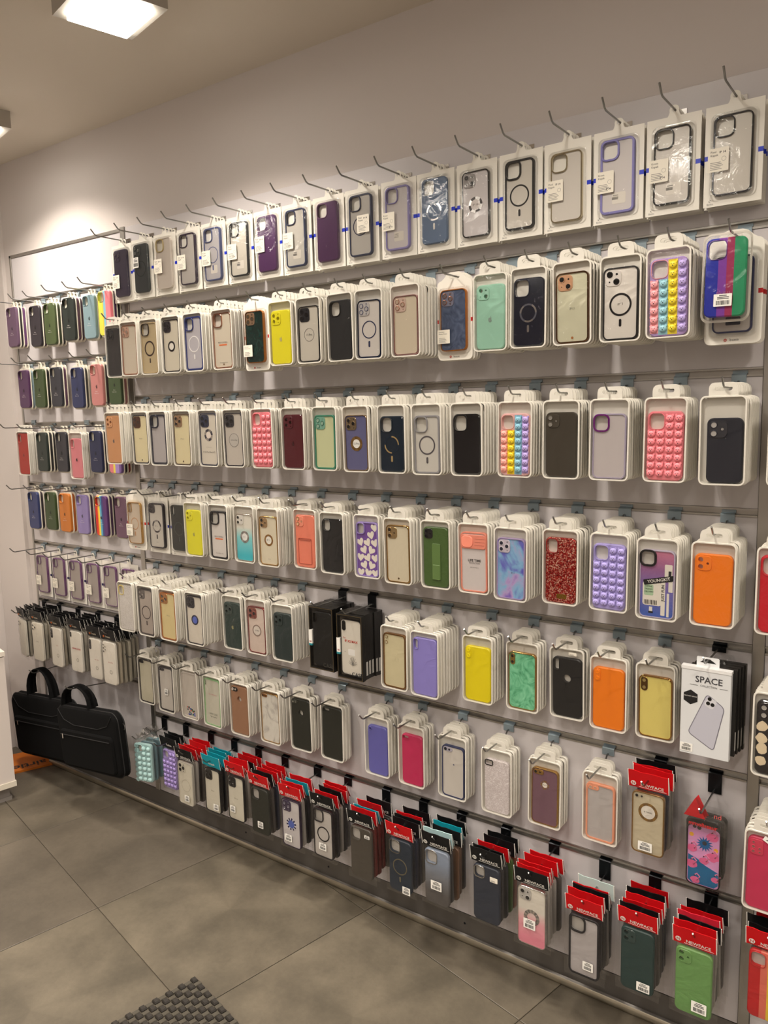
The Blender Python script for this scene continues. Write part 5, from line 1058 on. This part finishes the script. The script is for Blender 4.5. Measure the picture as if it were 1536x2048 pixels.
# white-insert bags with black headers
Fq = [(-3.107, -.921), (-2.995, -.920), (-2.858, -.922), (-2.722, -.918), (-2.597, -.926), (-2.482, -.918)]
WI = (240, 233, 218)
for i, (s, l, sp) in enumerate((
 ('leaning white insert bag', 'pale case bag hanging askew at the corner end, black header', D(c=(226, 220, 206), cam='i3', cs=.8, noplate=1, cc=WI, h=158, w=76)),
 ('three lens insert bag', 'cream three-lens insert in a clear bag with black header', D(c=WI, cam='i3', cs=.95, noplate=1, cc=WI, h=162, w=76, txt=IPH('iPhone', 0))),
 ('strip lens insert bag', 'white insert with black lens strip and faint red print', D(c=(242, 236, 224), cam='s3', cc=(34, 32, 32), lr=(90, 86, 82), h=160, w=76, txt=[('A32', 5.5, (196, 110, 100), 6, 8), ('O', 22, (176, 168, 156), 8, -34)])),
 ('red lettered insert bag', 'white insert with bold red lettering and slim lens', D(c=(242, 236, 224), cam='pv', cs=.7, cc=(26, 24, 26), h=164, w=76, txt=[('REDMI NOTE9', 8.5, (196, 70, 70), 4, 12, 0, 1), ('O', 22, (176, 168, 156), 8, -34)])),
 ('second strip lens bag', 'white insert with black lens strip, red print lower down', D(c=(242, 236, 224), cam='s3', cc=(34, 32, 32), lr=(90, 86, 82), h=160, w=76, txt=[('A23 / M23', 5.5, (196, 110, 100), 8, -2), ('O', 22, (176, 168, 156), 8, -36)])),
 ('five lens insert bag', 'white insert with five separate dark lenses and red print', D(c=(242, 236, 224), cam='s5', noplate=1, cc=WI, h=164, w=76, txt=[('S23 ULTRA', 6, (196, 110, 100), 8, 4), ('O', 22, (176, 168, 156), 8, -34)])))):
    bag_stack(s, l, Fq[i][0], .112 if i < 5 else .13, LRAIL[5], sp, BLK, 'bcase', [K] * 5, Fq[i][1] + H0, turn=R_(-12) if i == 0 else R_(random.uniform(-2, 2)), cols=((200, 194, 178), (190, 184, 170), (206, 196, 176)))
flush_behind()

# ------------------------------------------------------------------ two laptop bags on the lowest hooks
CLOTH = mat((9, 9, 10), .95, bump=.35, bscale=900); CLOTH.node_tree.nodes['Principled BSDF'].inputs['Specular IOR Level'].default_value = .2
PIPE = mat((22, 22, 24), .7)
def laptop_bag(label, X, y, zb, w=.43, h=.275, d=.07, rot=(0, 0, 0), hx=0, A=.085):
    r = thing('laptop_bag', label, 'bag', (X, y, zb), rot)
    g = G()
    def lp(a, b, rad, yy, dz=0): return [(x, yy, z + h / 2 + dz + (.018 * (1 - (2 * x / w) ** 2) if z > 0 else 0)) for x, z in rr(a, b, rad, n=6)]
    g.loops([lp(w - .03, h - .03, .03, 0), lp(w, h, .035, -.012), lp(w, h, .035, -d + .012), lp(w - .012, h - .012, .032, -d + .003), lp(w - .03, h - .03, .028, -d)])
    ob('bag_body', mesh(g), CLOTH, r)
    g = G(); g.prism(rr(w - .05, h * .60, .02, 0, h * .36), -d + .002, -d - .010, bev=.006); ob('front_pocket', mesh(g), CLOTH, r)
    g = G(); g.tube([(-w * .40, -d - .011, h * .58), (w * .40, -d - .011, h * .58)], .0022, 5); ob('pocket_zip', mesh(g), PIPE, r)
    g = G(); g.prism(rr(.006, .020, .0028), 0, -.002, bev=.0006); ob('zip_pull', mesh(g), CHROME, r, (-w * .36, -d - .013, h * .555))
    g = G(); P = [(-w * .44, h * .98), (-w * .36, h * .82), (-w * .2, h * .745), (w * .2, h * .745), (w * .36, h * .82), (w * .44, h * .98)]
    g.tube([(a, -d - .001, b) for a, b in P], .0016, 5); ob('yoke_seam', mesh(g), PIPE, r)
    for yy in (-.014, -d + .012):
        g = G(); P = lp(w + .001, h + .001, .035, yy); P.append(P[0]); g.tube(P, .0022, 5); ob('edge_piping', mesh(g), PIPE, r)
    for yy, lean in ((-.016, .02), (-d + .016, -.012)):
        ls = []
        for k_ in range(13):
            a = math.pi * k_ / 12; cx, cz = hx - .085 * math.cos(a), h + .008 + A * math.sin(a) ** .8
            yk = yy + (-d / 2 - yy) * math.sin(a) * .75
            nx, nz = -math.cos(a) * .7, max(.25, math.sin(a))
            ls.append([(cx, yk - .014, cz), (cx, yk + .014, cz), (cx + nx * .004, yk + .014, cz + nz * .004), (cx + nx * .004, yk - .014, cz + nz * .004)])
        g = G(); g.loops(ls); ob('carry_handle', mesh(g), CLOTH, r)
    g = G(); g.tube([(w / 2 + .001 + .008 * math.sin(R_(q)), -d * .4, h * .80 + .012 * math.cos(R_(q))) for q in range(0, 361, 30)], .0016, 5); ob('strap_ring', mesh(g), STEEL, r)
    return r
laptop_bag('black laptop bag with bright zip pull hanging before the other black bag', -2.553, -.140, -1.344 + H0, .385, .240, .05, (0, R_(-6.0), R_(.6)), -.06, .0784)
laptop_bag('black laptop bag half hidden between the white cabinet and the front bag', -2.985, -.070, -1.428 + H0, .46, .262, .05, (0, R_(-6.0), 0), .0, .114)
hook('long bent hook holding the front black laptop bag', -2.640, LRAIL[6], LRAIL[6] - .013, .22, True, rise=.025)
hook('long bent hook holding the black laptop bag beside the white cabinet', -3.010, LRAIL[6], LRAIL[6] - .013, .15, True)

# ------------------------------------------------------------------ white cabinet at the picture edge, floor box, woven mat
CW = mat((226, 216, 210), .4)
cab = thing('white_cabinet', 'white cabinet on a grey plinth beside the black bags', 'cabinet', (-2.959, -.270, 0), (0, 0, R_(-12.5)))
g = G(); g.box(-.36, -.003, -1.0, -.003, .085, .600); ob('carcass', mesh(g, None, False), CW, cab)
g = G(); g.box(-.36, 0, -1.0, 0, .6035, .622); ob('worktop', mesh(g, None, False), mat((236, 228, 216), .35), cab)
g = G(); g.box(-.36, .001, -1.0, .001, .062, .084); ob('bottom_panel', mesh(g, None, False), mat((232, 224, 208), .35), cab)
g = G(); g.box(-.36, -.030, -1.0, -.02, .012, .062); ob('plinth', mesh(g, None, False), mat((150, 144, 140), .4, .3), cab)
g = G(); g.box(-.36, -.024, -1.0, -.014, 0, .016); ob('plinth_strip', mesh(g, None, False), mat((160, 154, 150), .35, .4), cab)
bx = thing('orange_board', 'flat orange board with black lettering on the floor behind the bags', 'board', (-3.165, -.085, 0), (0, 0, R_(-113)))
g = G(); g.box(-.13, .12, -.20, 0, .0005, .010); ob('board_sheet', mesh(g, None, False), mat((206, 112, 24), .5), bx)
o = text('airties', .066, INK, bx, .02, -.040, .0106, bold=True); o.rotation_euler = (R_(-90), 0, 0)
mat_o = thing('floor_mat', 'dark grey woven strip mat lying on the tiles', 'mat', (-1.58, -.540, 0), (0, 0, R_(-12.5)))
P_ = .0185; NX, NY = 24, 26
gd = G(); gl = G()
for i in range(NX):
    for j in range(NY):
        x0, y0 = P_ * (i + .5), -P_ * (j + .5)
        if (i + j) % 2 == 0:
            w_, d_ = P_ * .50, P_ * .40; h_ = .0075
            v = []
            for s_, z_ in ((1, 0), (1, .004), (.72, .0075)): v += [(x0 - w_ * s_, y0 - d_ * s_, z_), (x0 + w_ * s_, y0 - d_ * s_, z_), (x0 + w_ * s_, y0 + d_ * s_, z_), (x0 - w_ * s_, y0 + d_ * s_, z_)]
            gd.add(v, [(a * 4 + k_, a * 4 + (k_ + 1) % 4, a * 4 + 4 + (k_ + 1) % 4, a * 4 + 4 + k_) for a in (0, 1) for k_ in range(4)] + [(8, 9, 10, 11)])
        else:
            w_, d_ = P_ * .34, P_ * .50
            v = []
            for s_, z_ in ((1, 0), (1, .0035), (.8, .005)): v += [(x0 - w_ * s_, y0 - d_ * s_, z_), (x0 + w_ * s_, y0 - d_ * s_, z_), (x0 + w_ * s_, y0 + d_ * s_, z_), (x0 - w_ * s_, y0 + d_ * s_, z_)]
            gl.add(v, [(a * 4 + k_, a * 4 + (k_ + 1) % 4, a * 4 + 4 + (k_ + 1) % 4, a * 4 + 4 + k_) for a in (0, 1) for k_ in range(4)] + [(8, 9, 10, 11)])
o = ob('cross_strips', mesh(gd, None, False), mat((44, 40, 36), .55), mat_o); o['kind'] = 'stuff'
o = ob('long_strips', mesh(gl, None, False), mat((84, 80, 72), .2, 0, .6), mat_o); o['kind'] = 'stuff'  # paler colour puts the glints between the dark cross strips into the material
